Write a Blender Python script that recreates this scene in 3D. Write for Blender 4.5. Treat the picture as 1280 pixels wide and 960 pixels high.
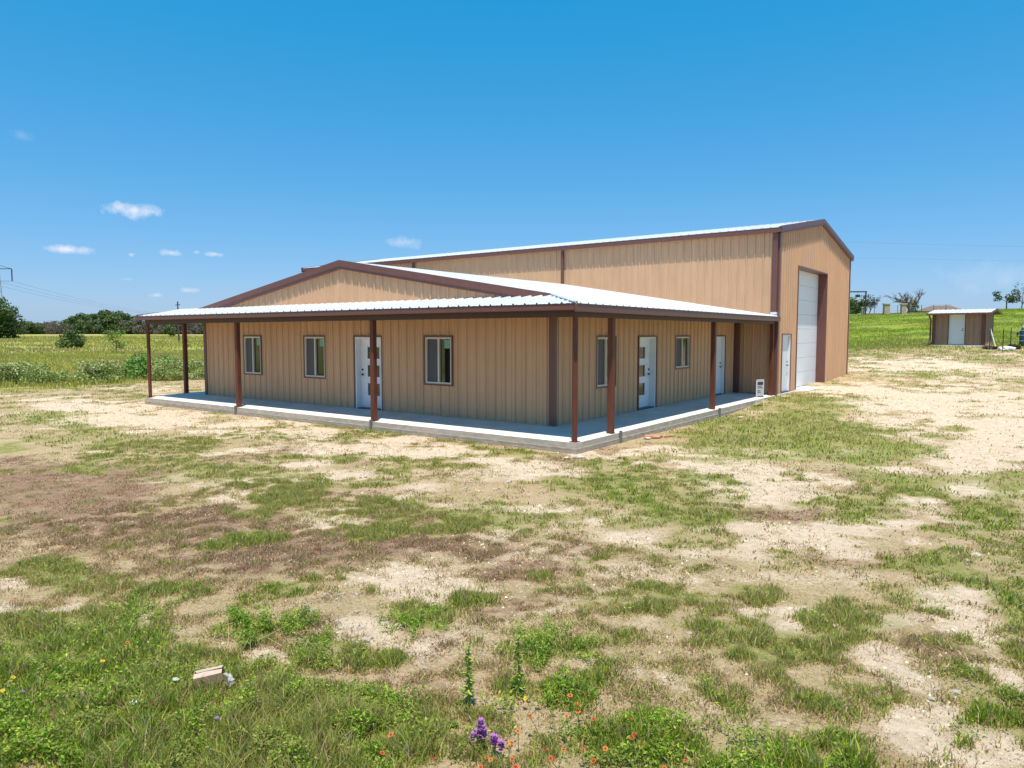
import bpy, math, random
import numpy as np
from mathutils import Vector, Matrix
random.seed(7); rng=np.random.default_rng(7)
scene=bpy.context.scene
for o in list(bpy.data.objects): bpy.data.objects.remove(o)

# ---------------------------------------------------------------- camera, sky, sun, exposure
AZ,PITCH=0.6361,0.0700
cam_d=bpy.data.cameras.new('camera'); cam=bpy.data.objects.new('camera',cam_d); scene.collection.objects.link(cam)
cam.location=(7.5228,-12.3987,2.15); cam.rotation_euler=(math.pi/2-PITCH,0,AZ)
cam_d.sensor_width=36; cam_d.sensor_fit='HORIZONTAL'; cam_d.lens=889.9/1280*36; cam_d.clip_start=.05; cam_d.clip_end=9000
scene.camera=cam
SUN=Vector((.17,-.25,1)).normalized()
sd=bpy.data.lights.new('sun','SUN'); sd.energy=4.7; sd.angle=math.radians(.53); sd.color=(1,.95,.865)
so=bpy.data.objects.new('sun',sd); scene.collection.objects.link(so)
so.rotation_euler=SUN.to_track_quat('Z','Y').to_euler(); so.location=(0,0,60)
scene.view_settings.view_transform='Standard'; scene.view_settings.look='None'
scene.view_settings.gamma=1; scene.view_settings.use_curve_mapping=False
scene.view_settings.exposure=0.42
w=bpy.data.worlds.new('World'); scene.world=w; w.use_nodes=True
nt=w.node_tree; nt.nodes.clear()
def nd(t,kind,**kw):
    n=t.nodes.new(kind)
    for k,v in kw.items():
        if k=='inp':
            for a,b in v.items(): n.inputs[a].default_value=b
        else: setattr(n,k,v)
    return n
def math_(t,op,a,b=None,clamp=False):
    n=t.nodes.new('ShaderNodeMath'); n.operation=op; n.use_clamp=clamp
    for i,v in enumerate((a,b)):
        if v is None: continue
        if isinstance(v,(int,float)): n.inputs[i].default_value=v
        else: t.links.new(v,n.inputs[i])
    return n.outputs[0]
sky=nd(nt,'ShaderNodeTexSky',sky_type='NISHITA',sun_disc=False,sun_elevation=math.asin(SUN.z),sun_rotation=math.atan2(SUN.x,SUN.y),altitude=150,air_density=1.0,dust_density=0.6,ozone_density=2.2)
ss=nd(nt,'ShaderNodeSeparateColor'); nt.links.new(sky.outputs[0],ss.inputs[0]); hsv=nd(nt,'ShaderNodeCombineColor')
for i,(k_,o_) in enumerate(((.70,-.72),(.53,1.28),(.55,3.10))):   # deep, clean blue of a dry noon sky
    nt.links.new(math_(nt,'MAXIMUM',math_(nt,'ADD',math_(nt,'MULTIPLY',ss.outputs[i],k_),o_),.05),hsv.inputs[i])
geo=nd(nt,'ShaderNodeTexCoord'); sep=nd(nt,'ShaderNodeSeparateXYZ'); nt.links.new(geo.outputs['Generated'],sep.inputs[0])
azn=math_(nt,'ARCTAN2',sep.outputs[0],sep.outputs[1]); eln=math_(nt,'ARCSINE',sep.outputs[2])
nz=nd(nt,'ShaderNodeTexNoise',inp={'Scale':55.0,'Detail':5.0,'Roughness':.62}); nt.links.new(geo.outputs['Generated'],nz.inputs['Vector'])
# azimuth, elevation, half widths (radians), density of the small clouds
CLOUDS=[(-1.116, 0.1504, 0.0299, 0.0084, 0.85), (-1.1881, 0.0994, 0.0219, 0.0048, 0.7), (-1.0785, 0.1015, 0.0128, 0.0041, 0.7), (-1.0284, 0.1018, 0.0115, 0.0036, 0.65), (-1.05, 0.1038, 0.0047, 0.0026, 0.5), (-1.123, 0.0974, 0.0035, 0.0025, 0.45), (-0.7861, 0.1249, 0.0231, 0.0072, 0.42), (-1.0597, 0.0554, 0.0121, 0.0031, 0.4), (-1.0973, 0.0485, 0.0081, 0.0025, 0.35), (-1.1275, 0.0672, 0.0087, 0.002, 0.22), (-0.0428, 0.0668, 0.0461, 0.0204, 0.16), (-1.2285, 0.2216, 0.0107, 0.0056, 0.12)]
acc=None
for a,e,ra,re,s in CLOUDS:
    u=math_(nt,'DIVIDE',math_(nt,'SUBTRACT',azn,a),ra); v=math_(nt,'DIVIDE',math_(nt,'SUBTRACT',eln,e),re)
    d=math_(nt,'SQRT',math_(nt,'ADD',math_(nt,'MULTIPLY',u,u),math_(nt,'MULTIPLY',v,v)))
    m=math_(nt,'SUBTRACT',1.15,d); m=math_(nt,'ADD',m,math_(nt,'MULTIPLY',math_(nt,'SUBTRACT',nz.outputs[0],.5),2.6))
    m=math_(nt,'MULTIPLY',math_(nt,'MULTIPLY',m,.75,True),s)
    acc=m if acc is None else math_(nt,'MAXIMUM',acc,m)
mix=nd(nt,'ShaderNodeMixRGB'); nt.links.new(acc,mix.inputs[0]); nt.links.new(hsv.outputs[0],mix.inputs[1]); mix.inputs[2].default_value=(7.6,7.5,7.8,1)
bg=nd(nt,'ShaderNodeBackground',inp={'Strength':.102}); nt.links.new(mix.outputs[0],bg.inputs[0])
wo=nd(nt,'ShaderNodeOutputWorld'); nt.links.new(bg.outputs[0],wo.inputs[0])

# ---------------------------------------------------------------- helpers
def link(o,parent=None):
    scene.collection.objects.link(o)
    if parent is not None: o.parent=parent
    return o
def tag(o,label=None,cat=None,group=None,kind=None):
    if label: o['label']=label
    if cat: o['category']=cat
    if group: o['group']=group
    if kind: o['kind']=kind
    return o
def empty(name,loc=(0,0,0),rz=0,**kw):
    o=bpy.data.objects.new(name,None); o.empty_display_size=.2; o.location=loc; o.rotation_euler=(0,0,rz); link(o); return tag(o,**kw)
def copy_tree(o,parent=None):
    c=o.copy(); link(c,parent)
    for ch in list(o.children): copy_tree(ch,c)
    return c
class MB:
    def __init__(s): s.v=[]; s.f=[]
    def quad(s,a,b,c,d):
        n=len(s.v); s.v+= [tuple(a),tuple(b),tuple(c),tuple(d)]; s.f.append((n,n+1,n+2,n+3)); return s
    def poly(s,*p):
        n=len(s.v); s.v+=[tuple(q) for q in p]; s.f.append(tuple(range(n,n+len(p)))); return s
    def box(s,x0,x1,y0,y1,z0,z1,M=None):
        p=[Vector((x,y,z)) for z in (z0,z1) for y in (y0,y1) for x in (x0,x1)]
        if M is not None: p=[M@q for q in p]
        n=len(s.v); s.v+=[tuple(q) for q in p]
        s.f+=[(n+a,n+b,n+c,n+d) for a,b,c,d in ((0,2,3,1),(4,5,7,6),(0,1,5,4),(2,6,7,3),(0,4,6,2),(1,3,7,5))]; return s
    def bar(s,a,b,w,h,up=(0,0,1)):
        a=Vector(a);b=Vector(b);d=(b-a);L=d.length;d.normalize();u=Vector(up); r=d.cross(u).normalized(); u=r.cross(d)
        M=Matrix((( d.x,r.x,u.x,a.x),(d.y,r.y,u.y,a.y),(d.z,r.z,u.z,a.z),(0,0,0,1)))
        return s.box(0,L,-w/2,w/2,-h/2,h/2,M)
    def tube(s,pts,rad,n=8,cap=True):
        pts=[Vector(p) for p in pts]
        if isinstance(rad,(int,float)): rad=[rad]*len(pts)
        rings=[]; prev=None
        for i,p in enumerate(pts):
            d=(pts[min(i+1,len(pts)-1)]-pts[max(i-1,0)]).normalized()
            if prev is None: r=d.orthogonal().normalized()
            else:
                r=(prev-d*prev.dot(d))
                r=r.normalized() if r.length>1e-5 else d.orthogonal().normalized()
            prev=r; q=d.cross(r); b=len(s.v)
            for k in range(n):
                t=2*math.pi*k/n; s.v.append(tuple(p+(r*math.cos(t)+q*math.sin(t))*rad[i]))
            rings.append(b)
        for a,b in zip(rings,rings[1:]):
            for k in range(n): s.f.append((a+k,a+(k+1)%n,b+(k+1)%n,b+k))
        if cap: s.f.append(tuple(rings[0]+k for k in reversed(range(n)))); s.f.append(tuple(rings[-1]+k for k in range(n)))
        return s
    def mesh(s,name,mat,smooth=False):
        me=bpy.data.meshes.new(name); me.from_pydata(s.v,[],s.f); me.validate()
        if mat: me.materials.append(mat)
        if smooth: me.polygons.foreach_set('use_smooth',[True]*len(me.polygons))
        me.update(); return me
    def build(s,name,mat,parent=None,smooth=False,bevel=0,**kw):
        o=bpy.data.objects.new(name,s.mesh(name,mat,smooth)); link(o,parent)
        if bevel:
            m=o.modifiers.new('bevel','BEVEL'); m.width=bevel; m.segments=2; m.limit_method='ANGLE'
        return tag(o,**kw)
def big_mesh(name,co,faces_flat,loop_start,loop_total,mat,col=None):
    me=bpy.data.meshes.new(name); nv=len(co); me.vertices.add(nv); me.vertices.foreach_set('co',co.astype(np.float32).ravel())
    me.loops.add(len(faces_flat)); me.loops.foreach_set('vertex_index',faces_flat.astype(np.int32))
    me.polygons.add(len(loop_start)); me.polygons.foreach_set('loop_start',loop_start.astype(np.int32))
    try: me.polygons.foreach_set('loop_total',loop_total.astype(np.int32))
    except Exception: pass
    me.update(calc_edges=True)
    if col is not None:
        for nm,c in col.items():
            at=me.color_attributes.new(nm,'FLOAT_COLOR','POINT'); at.data.foreach_set('color',c.astype(np.float32).ravel())
    me.materials.append(mat); return me
# value noise
def hash2(ix,iy,seed):
    h=(ix.astype(np.int64)*374761393+iy.astype(np.int64)*668265263+seed*974711)&0x7fffffff
    h=((h^(h>>13))*1274126177)&0x7fffffff
    return ((h^(h>>16))&0xffff)/65535.0
def vnoise(x,y,s,seed=0):
    x=x/s;y=y/s; ix=np.floor(x);iy=np.floor(y);fx=x-ix;fy=y-iy; fx=fx*fx*(3-2*fx);fy=fy*fy*(3-2*fy)
    ix=ix.astype(np.int64);iy=iy.astype(np.int64)
    a=hash2(ix,iy,seed);b=hash2(ix+1,iy,seed);c=hash2(ix,iy+1,seed);d=hash2(ix+1,iy+1,seed)
    return (a*(1-fx)+b*fx)*(1-fy)+(c*(1-fx)+d*fx)*fy
def fbm(x,y,s,oct=4,seed=0):
    t=0;a=.5;n=0
    for i in range(oct):
        t=t+a*vnoise(x+i*13.7,y-i*7.1,s/2**i,seed+i); n+=a; a*=.55
    return t/n
def sstep(a,b,x):
    t=np.clip((x-a)/(b-a),0,1); return t*t*(3-2*t)
def terrain(x,y):
    x=np.asarray(x,float); y=np.asarray(y,float)
    z=-0.30+0*x
    # yard lifts to slab level by the big door
    z=z+0.24*sstep(8.0,14.5,y)*sstep(-4,-1,x)
    r=np.hypot(x,y)
    left=np.minimum(0.0112*np.maximum(r-38,0),2.3)
    s=y-22.0; soft=np.where(s>8,s,np.where(s<-8,0,(s+8)**2/32))
    hill=0.062*np.minimum(soft,76)+0.012*np.clip(soft-30,0,46)-0.03*np.maximum(soft-80,0)
    hill=np.where(soft>80,np.maximum(hill,-1.0),hill)
    w=sstep(-60,-20,x)
    z=z+hill*w+left*(1-w)
    return z

PATCHES=[('D',-15.63,-1.91,5.37,1.75,3.04,1.0),('D',-11.06,-1.39,4.08,1.41,3.01,0.9),('D',-6.22,-1.62,3.28,1.1,2.88,0.9),('D',-3.26,-1.47,3.19,1.11,2.95,1.0),('D',-0.31,-1.84,1.54,0.77,2.76,1.0),
('D',-1.39,-4.22,1.21,0.62,3.12,0.7),('D',-8.97,-1.92,1.97,0.68,3.1,0.6),('D',-0.42,-2.83,0.85,0.72,-2.65,0.6),('D',-2.66,-5.19,0.47,0.34,3.11,0.5),('D',3.47,0.02,2.38,1.02,2.02,1.0),
('D',5.24,-3.86,0.98,0.8,1.16,1.0),('D',4.47,-3.83,0.73,0.53,1.47,0.8),('D',1.24,0.43,1.21,0.44,1.63,0.7),('D',2.48,1.02,1.14,0.73,1.72,0.6),('D',5.17,-2.61,0.68,0.44,1.4,0.6),
('D',4.92,15.18,6.7,2.91,1.74,1.3),('D',6.9,12.3,7.77,1.29,1.58,1.2),('D',2.1,17.13,2.64,1.82,2.07,1.2),('D',6.64,2.97,3.69,0.43,1.62,1.0),('D',5.21,2.29,1.0,0.66,2.35,0.8),
('D',2.64,28.91,5.89,3.14,1.78,0.8),('D',6.46,26.84,3.76,1.76,1.51,0.7),('D',6.21,-0.44,0.58,0.33,1.15,0.6),('D',5.47,-7.74,0.34,0.09,2.39,1.0),('D',5.83,-8.03,0.32,0.09,2.49,1.0),
('D',5.63,-6.16,0.8,0.27,-2.73,0.9),('D',5.06,-6.7,0.5,0.15,1.08,0.8),('D',7.15,-5.24,0.48,0.29,2.03,0.8),('D',6.82,-6.72,0.58,0.17,2.41,0.9),('D',7.17,-7.31,0.47,0.37,2.65,1.1),
('D',6.0,-4.72,0.51,0.27,0.84,0.6),('D',7.4,-6.53,0.37,0.26,1.81,0.7),('D',2.99,-4.15,1.22,0.74,2.47,0.7),('D',3.28,-6.07,0.7,0.55,-2.43,0.5),('D',4.22,-7.09,0.43,0.26,-2.46,0.6),
('D',2.36,-7.34,0.51,0.42,-2.93,0.6),('D',3.89,-8.33,0.45,0.41,-3.14,0.35),('D',3.06,-8.58,0.36,0.29,3.14,0.6),('D',4.18,-5.75,0.53,0.44,1.13,0.7),('D',3.57,-9.35,0.35,0.1,-2.64,0.9),
('D',1.74,-9.47,0.47,0.15,-2.9,0.6),('D',2.91,-9.35,0.21,0.09,-2.59,0.9),('D',-2.37,-6.12,0.38,0.22,1.52,0.7),('D',-1.51,-7.55,0.45,0.11,2.04,0.6),('D',2.42,-10.29,0.08,0.04,3.01,0.4),
('D',2.0,-5.44,0.45,0.4,2.39,0.4),('D',2.3,-4.21,0.66,0.44,-2.45,0.5),('D',1.05,-5.13,0.78,0.44,-2.55,0.35),('G',3.11,-10.68,1.11,0.39,-2.59,1.3),('G',6.88,1.89,1.23,0.61,1.35,0.6),
('G',3.23,3.53,2.55,1.65,1.48,1.0),('G',2.09,-10.36,1.33,0.74,-3.03,1.2),('G',3.71,-10.03,1.09,0.46,-2.59,1.2),('G',1.19,-10.14,0.97,0.33,-2.94,1.0),('G',2.29,-9.85,0.73,0.29,-3.01,1.0),
('G',4.23,-9.39,0.46,0.21,-2.55,0.8),('G',4.8,-9.35,0.57,0.25,-2.53,0.7),('G',5.64,-8.72,0.81,0.33,-2.47,0.8),('G',6.21,-8.3,0.42,0.3,1.12,0.8),('G',4.87,-8.8,0.31,0.15,-2.51,0.4),
('G',2.36,-9.0,0.41,0.27,2.9,1.2),('G',3.21,-8.99,0.31,0.19,-2.66,1.1),('G',1.02,-9.09,0.4,0.23,-2.78,0.8),('G',3.33,-8.01,0.32,0.25,2.51,1.1),('G',4.59,-7.79,0.37,0.29,-2.4,1.4),
('G',4.84,-7.47,0.29,0.18,-2.42,1.0),('G',3.7,-8.83,0.21,0.12,-2.58,0.9),('G',3.96,-8.17,0.12,0.1,2.44,0.8),('G',3.1,-2.64,1.41,0.95,2.43,1.0),('G',1.88,-2.73,0.83,0.62,1.95,0.7),
('G',2.97,-1.0,0.98,0.64,1.75,0.7),('G',1.67,-1.11,0.69,0.55,1.75,0.6),('G',2.11,-4.88,0.37,0.32,2.16,0.6),('G',1.72,-4.36,0.68,0.37,-2.5,0.5),('G',2.19,6.93,4.24,2.32,1.7,1.2),
('G',4.19,4.4,3.04,1.27,1.99,1.1),('G',1.68,3.46,2.16,0.75,1.56,0.8),('G',5.44,0.89,1.56,0.69,1.85,1.0),('G',5.61,-1.06,0.69,0.42,1.14,0.9),('G',1.92,11.39,2.2,1.59,1.56,1.1),
('G',5.51,-2.37,0.52,0.33,1.27,0.8),('G',7.19,-0.47,1.89,0.45,1.56,1.0),('G',7.42,-2.89,1.75,0.36,1.56,0.8),('G',6.75,-2.16,0.57,0.3,1.33,0.6),('G',6.7,-4.74,0.53,0.37,2.01,0.6),
('G',6.28,-5.78,0.53,0.33,1.32,0.7),('G',6.67,-5.02,0.51,0.28,2.29,0.8),('G',7.01,-5.86,0.36,0.19,0.94,0.6),('G',5.65,-6.84,0.55,0.35,2.44,0.7),('G',5.82,-7.82,0.49,0.17,2.53,0.9),
('G',6.32,-7.27,0.31,0.3,0.9,0.6),('G',6.49,-7.95,0.32,0.2,0.98,0.5),('G',6.78,-7.14,0.24,0.13,1.43,0.7),('G',7.42,-6.91,0.38,0.16,1.43,0.4),('G',5.52,-7.48,0.24,0.15,0.8,0.4),
('G',-15.06,-3.84,2.22,1.07,3.01,0.7),('G',-9.13,-4.5,3.12,1.12,-3.09,0.9),('G',-4.64,-5.67,2.3,0.75,3.05,0.9),('G',-3.17,-4.85,1.45,0.67,-3.06,0.8),('G',-7.42,-2.24,1.22,0.77,-2.78,0.7),
('G',-3.88,-3.38,0.81,0.45,-2.63,0.7),('G',0.16,-9.46,0.49,0.21,-2.66,0.4),('G',-1.6,-6.01,0.75,0.46,-2.72,0.6),('G',-0.1,-5.98,0.69,0.51,-2.84,0.5),('G',0.2,-4.88,0.6,0.4,-2.62,0.4),
('G',-0.88,-6.84,0.4,0.28,3.02,0.6),('G',-9.61,-6.09,1.47,0.76,3.12,0.4),('G',3.71,-5.78,0.26,0.22,0.88,0.5),('G',3.45,-6.61,0.2,0.19,0.81,0.7),('G',3.39,-7.42,0.15,0.12,-2.61,0.7),
('G',3.82,-6.95,0.15,0.09,2.14,0.8),('G',5.82,-5.55,0.32,0.19,0.91,0.4),('G',5.49,34.79,2.42,1.45,1.51,0.8),('G',3.12,25.58,2.41,1.58,1.49,0.8),('G',2.39,13.76,1.68,1.15,0.91,0.7),
('G',-0.93,39.87,4.49,2.22,1.94,0.6),('G',2.8,39.04,2.6,2.31,-2.58,0.5),('G',4.66,26.16,2.76,1.81,1.41,0.5),('G',2.18,25.22,2.44,1.62,1.52,0.6),('B',-4.41,-7.7,2.78,1.28,2.95,0.9),
('B',-0.97,-7.58,1.53,0.91,-2.8,0.9),('B',0.75,-7.93,1.18,0.69,-2.71,0.8),('B',1.06,-6.96,0.86,0.67,3.0,0.7),('B',2.13,-6.2,0.66,0.51,-2.62,0.7),('B',3.24,-6.61,0.5,0.3,-2.51,0.8),
('B',-1.79,-8.19,1.56,0.86,-2.81,0.7),('B',4.85,-2.6,0.67,0.33,-2.37,0.8),('B',-1.21,-4.88,0.69,0.55,-3.07,0.4),('B',6.27,-7.51,0.34,0.2,0.88,0.4),('B',4.08,-2.9,0.49,0.36,1.18,0.5),
('B',5.21,2.46,0.66,0.38,0.96,0.4),('B',1.09,-6.09,0.77,0.59,2.6,0.5),('B',-8.05,-7.21,2.12,0.72,2.91,0.5),('S',0.14,41.67,7.22,4.13,1.88,0.9),('S',4.47,38.83,3.48,2.79,1.39,0.8),
('S',-0.82,-9.06,1.44,0.8,-2.94,0.9),('S',1.19,-8.83,0.94,0.41,-2.62,0.8),('S',1.13,-9.55,1.13,0.16,-2.72,0.8),('S',4.43,-8.59,0.63,0.33,-2.52,0.9),('S',4.88,-8.25,0.46,0.29,-2.46,0.5),
('S',5.06,-5.98,0.48,0.33,0.9,0.5),('S',5.75,-3.92,0.58,0.33,0.9,0.5),('S',5.36,-8.19,0.33,0.21,-2.39,0.6),('S',-19.97,0.2,2.89,1.5,-2.75,0.8),('S',1.26,1.97,1.78,0.64,1.5,0.7),
('S',5.66,-7.19,0.61,0.44,1.51,0.5),('S',7.11,-3.89,0.63,0.31,1.37,0.5),('S',3.92,-9.11,0.33,0.16,-2.56,0.7),('S',6.89,-6.3,0.38,0.22,1.18,0.4),]

def height(x,y):
    x=np.asarray(x,float);y=np.asarray(y,float)
    near=np.exp(-((x/60)**2+(y/60)**2))
    foot=((x>-18.4)&(x<.6)&(y>-.7)&(y<26.5))
    a=np.where(foot,.15,1.0)
    return terrain(x,y)+near*a*((fbm(x,y,3.2,3,5)-.5)*.10+(fbm(x,y,.55,3,9)-.5)*.045)+(1-near)*(fbm(x,y,18,3,3)-.5)*.35*np.clip(np.hypot(x,y)/80-.3,0,1)
def hz(x,y): return float(height(np.array([x]),np.array([y]))[0])
def lush(x,y):
    "taller unmown growth at the near left and along the near edge"
    d=(x-5.2)*(-.593)+(y+9.3)*.805   # distance beyond the near edge
    return sstep(1.5,0.2,d+.25*(x-3)*.3+(fbm(x,y,.8,3,111)-.5)*1.2)
def cover(x,y):
    "soft painted map of what grows where: green, bare dirt, brown thatch, straw"
    jx=(fbm(x,y,1.1,3,21)-.5)*1.1; jy=(fbm(x,y,1.1,3,31)-.5)*1.1
    jx=jx+(fbm(x,y,.3,2,41)-.5)*.35; jy=jy+(fbm(x,y,.3,2,51)-.5)*.35
    e_=(fbm(x,y,.5,3,61)-.5)*1.1+(fbm(x,y,1.9,3,67)-.5)*1.1
    W={k:np.zeros(x.shape) for k in 'GDBS'}
    for k,cx,cy,ra,rb,th,s in PATCHES:
        ra=max(ra,.12); rb=max(rb,.12); R=max(ra,rb)*1.9+1
        m=(np.abs(x-cx)<R)&(np.abs(y-cy)<R)
        if not m.any(): continue
        sc=min(1.0,.35+rb*.45)
        dx=x[m]-cx+jx[m]*sc; dy=y[m]-cy+jy[m]*sc
        u=(dx*math.cos(th)+dy*math.sin(th))/ra; v=(-dx*math.sin(th)+dy*math.cos(th))/rb
        d=np.sqrt(u*u+v*v)+e_[m]*(1 if k in 'GD' else .8); W[k][m]=np.maximum(W[k][m],s*np.clip((1.4-d)/.8,0,1))
    nA=fbm(x,y,.85,4,201); nB=fbm(x,y,1.2,4,211); nC=fbm(x,y,1.0,4,221); D0=np.clip(W['D'],0,1)
    W['B']=np.clip(W['B']*1.3,0,1); lu=lush(x,y); tuft=np.clip((nA-.56)*10,0,1)
    W['G']=np.maximum(W['G']*(.62+.6*np.clip((nA-.40)*6,0,1)),tuft*.9*(1-.55*D0))
    W['D']=np.maximum(W['D']*(.55+.6*np.clip((nB-.36)*6,0,1)),np.clip((nB-.60)*9,0,1)*.8*(1-.9*lu)*(1-.8*np.clip(W['B'],0,1)))*(1-.7*tuft)*(1-.55*np.clip(W['B'],0,1))
    W['B']=np.maximum(W['B']*(.80+.5*np.clip((nC-.42)*6,0,1)),np.clip((nC-.60)*10,0,1)*.6*(1-D0*.5)*(1-.8*lu))
    return W
def field_w(x,y):
    # rough pasture beyond the mown yard: far left and the hill behind
    a=sstep(-27,-31,x+.35*(y-4)+(fbm(x,y,4,3,61)-.5)*3)
    b=sstep(40,46,y+(fbm(x,y,5,3,71)-.5)*6)
    return np.clip(a+b,0,1)

# ---------------------------------------------------------------- materials
def mat(name,base,rough=.6,metal=0,spec=.5,noise=0,nscale=20,bump=0,bscale=60,coat=0,alpha=None,stretch=None):
    m=bpy.data.materials.new(name); m.use_nodes=True; t=m.node_tree; b=t.nodes['Principled BSDF']
    b.inputs['Base Color'].default_value=(*base,1); b.inputs['Roughness'].default_value=rough; b.inputs['Metallic'].default_value=metal
    b.inputs['Specular IOR Level'].default_value=spec
    tc=nd(t,'ShaderNodeTexCoord'); mp=nd(t,'ShaderNodeMapping'); t.links.new(tc.outputs['Object'],mp.inputs[0])
    if stretch: mp.inputs['Scale'].default_value=stretch
    if noise:
        n=nd(t,'ShaderNodeTexNoise',inp={'Scale':nscale,'Detail':6.0,'Roughness':.6}); t.links.new(mp.outputs[0],n.inputs['Vector'])
        r=nd(t,'ShaderNodeMapRange',inp={'From Min':.3,'From Max':.7,'To Min':1-noise,'To Max':1+noise}); t.links.new(n.outputs[0],r.inputs[0])
        x=nd(t,'ShaderNodeVectorMath',operation='SCALE'); x.inputs[0].default_value=base; t.links.new(r.outputs[0],x.inputs['Scale']); t.links.new(x.outputs[0],b.inputs['Base Color'])
        r2=nd(t,'ShaderNodeMapRange',inp={'From Min':.3,'From Max':.7,'To Min':max(0,rough-.08),'To Max':min(1,rough+.08)}); t.links.new(n.outputs[0],r2.inputs[0]); t.links.new(r2.outputs[0],b.inputs['Roughness'])
    if bump:
        n=nd(t,'ShaderNodeTexNoise',inp={'Scale':bscale,'Detail':5.0}); t.links.new(mp.outputs[0],n.inputs['Vector'])
        bp=nd(t,'ShaderNodeBump',inp={'Strength':bump,'Distance':.02}); t.links.new(n.outputs[0],bp.inputs['Height']); t.links.new(bp.outputs[0],b.inputs['Normal'])
    return m
TAN=mat('tan_siding',(.57,.345,.20),.5,0,.4,.07,3.0,.05,1.5,stretch=(1,1,.25))
def splash(m,h,colr):
    t=m.node_tree; b=t.nodes['Principled BSDF']; src=b.inputs['Base Color'].links[0].from_socket
    tc=nd(t,'ShaderNodeTexCoord'); sp=nd(t,'ShaderNodeSeparateXYZ'); t.links.new(tc.outputs['Object'],sp.inputs[0])
    n=nd(t,'ShaderNodeTexNoise',inp={'Scale':5.0,'Detail':7.0,'Roughness':.7}); t.links.new(tc.outputs['Object'],n.inputs['Vector'])
    v=math_(t,'ADD',math_(t,'MULTIPLY',sp.outputs[2],-1/h),math_(t,'MULTIPLY',n.outputs[0],1.6)); r=nd(t,'ShaderNodeMapRange',inp={'From Min':.1,'From Max':1.1,'To Min':0.,'To Max':.6}); t.links.new(v,r.inputs[0])
    mx=nd(t,'ShaderNodeMixRGB'); t.links.new(r.outputs[0],mx.inputs[0]); t.links.new(src,mx.inputs[1]); mx.inputs[2].default_value=(*colr,1); t.links.new(mx.outputs[0],b.inputs['Base Color'])
splash(TAN,.16,(.42,.28,.18))
ROOF=mat('galvalume',(.74,.76,.78),.36,.25,.5,.06,2.5,.04,2)
TRIM=mat('brown_trim',(.150,.062,.050),.42,0,.5,.08,6)
POST=mat('red_oxide_steel',(.125,.036,.018),.55,0,.4,.22,7,.1,30,stretch=(1,1,.4))
DARK=mat('dark_gap',(.02,.018,.017),.7)
CONC=mat('concrete',(.69,.64,.57),.8,0,.3,.15,1.4,.25,30)
FOOT=mat('rough_concrete',(.37,.315,.25),.9,0,.2,.3,5,.6,25,stretch=(1,1,4))
WHITE=mat('white_paint',(.74,.76,.79),.42,0,.5,.03,5)
VINYL=mat('almond_vinyl',(.62,.58,.48),.45,0,.5,.03,5)
GLASS=mat('window_glass',(.010,.013,.016),.04,0,.9)
SCREEN=mat('insect_screen',(.085,.082,.088),.55,0,.4,.1,80)
STICK=mat('green_sticker',(.17,.36,.26),.5)
DLITE=mat('door_glass',(.028,.028,.032),.08,0,.8)
METAL=mat('dark_metal',(.06,.06,.065),.4,.6)
WOOD=mat('porch_frame',(.085,.045,.035),.6,0,.4,.15,8)
PIPE=mat('grey_pipe',(.16,.17,.16),.6,0,.4,.1,20)
BARK=mat('bark',(.10,.075,.055),.9,0,.2,.3,6,.6,12)
DEADB=mat('weathered_bark',(.17,.14,.125),.9,0,.2,.25,6,.5,12)
CARD=mat('cardboard',(.40,.27,.17),.85,0,.2,.1,20,.2,60)
CARDT=mat('pale_cardboard',(.50,.37,.28),.85,0,.2,.1,20,.2,60)  # paler cardboard tone, used on the top flaps only
STONE=mat('pale_limestone',(.52,.45,.35),.9,0,.2,.2,14,.7,30)
PILLAR=mat('gate_stone',(.42,.33,.23),.9,0,.2,.25,3,.5,6)
PAPER=mat('white_litter',(.72,.70,.70),.6,0,.3,.08,30,.4,60)
RUB=mat('red_clay',(.45,.22,.13),.9,0,.2,.25,14,.5,30)
WIRE=mat('cable',(.16,.17,.19),.6)
GALV=mat('galvanised',(.42,.44,.46),.5,.5)
TEAL=mat('teal_tank',(.012,.06,.075),.45,0,.5,.1,8)
BLACKP=mat('black_plastic',(.02,.02,.022),.5)
FARROOF=mat('brown_shingle',(.17,.115,.085),.8,0,.3,.15,2)
FARWALL=mat('tan_wall',(.38,.28,.19),.8,0,.3,.1,2)
BAG=bpy.data.materials.new('clear_plastic'); BAG.use_nodes=True
_b=BAG.node_tree.nodes['Principled BSDF']; _b.inputs['Base Color'].default_value=(.60,.62,.56,1); _b.inputs['Roughness'].default_value=.25; _b.inputs['Alpha'].default_value=.55

def leafmat(name,attr='col',transl=.35,rough=.55):
    m=bpy.data.materials.new(name); m.use_nodes=True; t=m.node_tree; b=t.nodes['Principled BSDF']; out=t.nodes['Material Output']
    a=nd(t,'ShaderNodeAttribute',attribute_name=attr); t.links.new(a.outputs['Color'],b.inputs['Base Color'])
    b.inputs['Roughness'].default_value=rough; b.inputs['Specular IOR Level'].default_value=.25
    tr=nd(t,'ShaderNodeBsdfTranslucent'); t.links.new(a.outputs['Color'],tr.inputs[0])
    mx=nd(t,'ShaderNodeMixShader',inp={0:transl}); t.links.new(b.outputs[0],mx.inputs[1]); t.links.new(tr.outputs[0],mx.inputs[2]); t.links.new(mx.outputs[0],out.inputs[0])
    return m
BLADE=leafmat('grass_blades',transl=.48); LEAF=leafmat('tree_leaves',transl=.22); PETAL=leafmat('petals',transl=.3)

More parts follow.
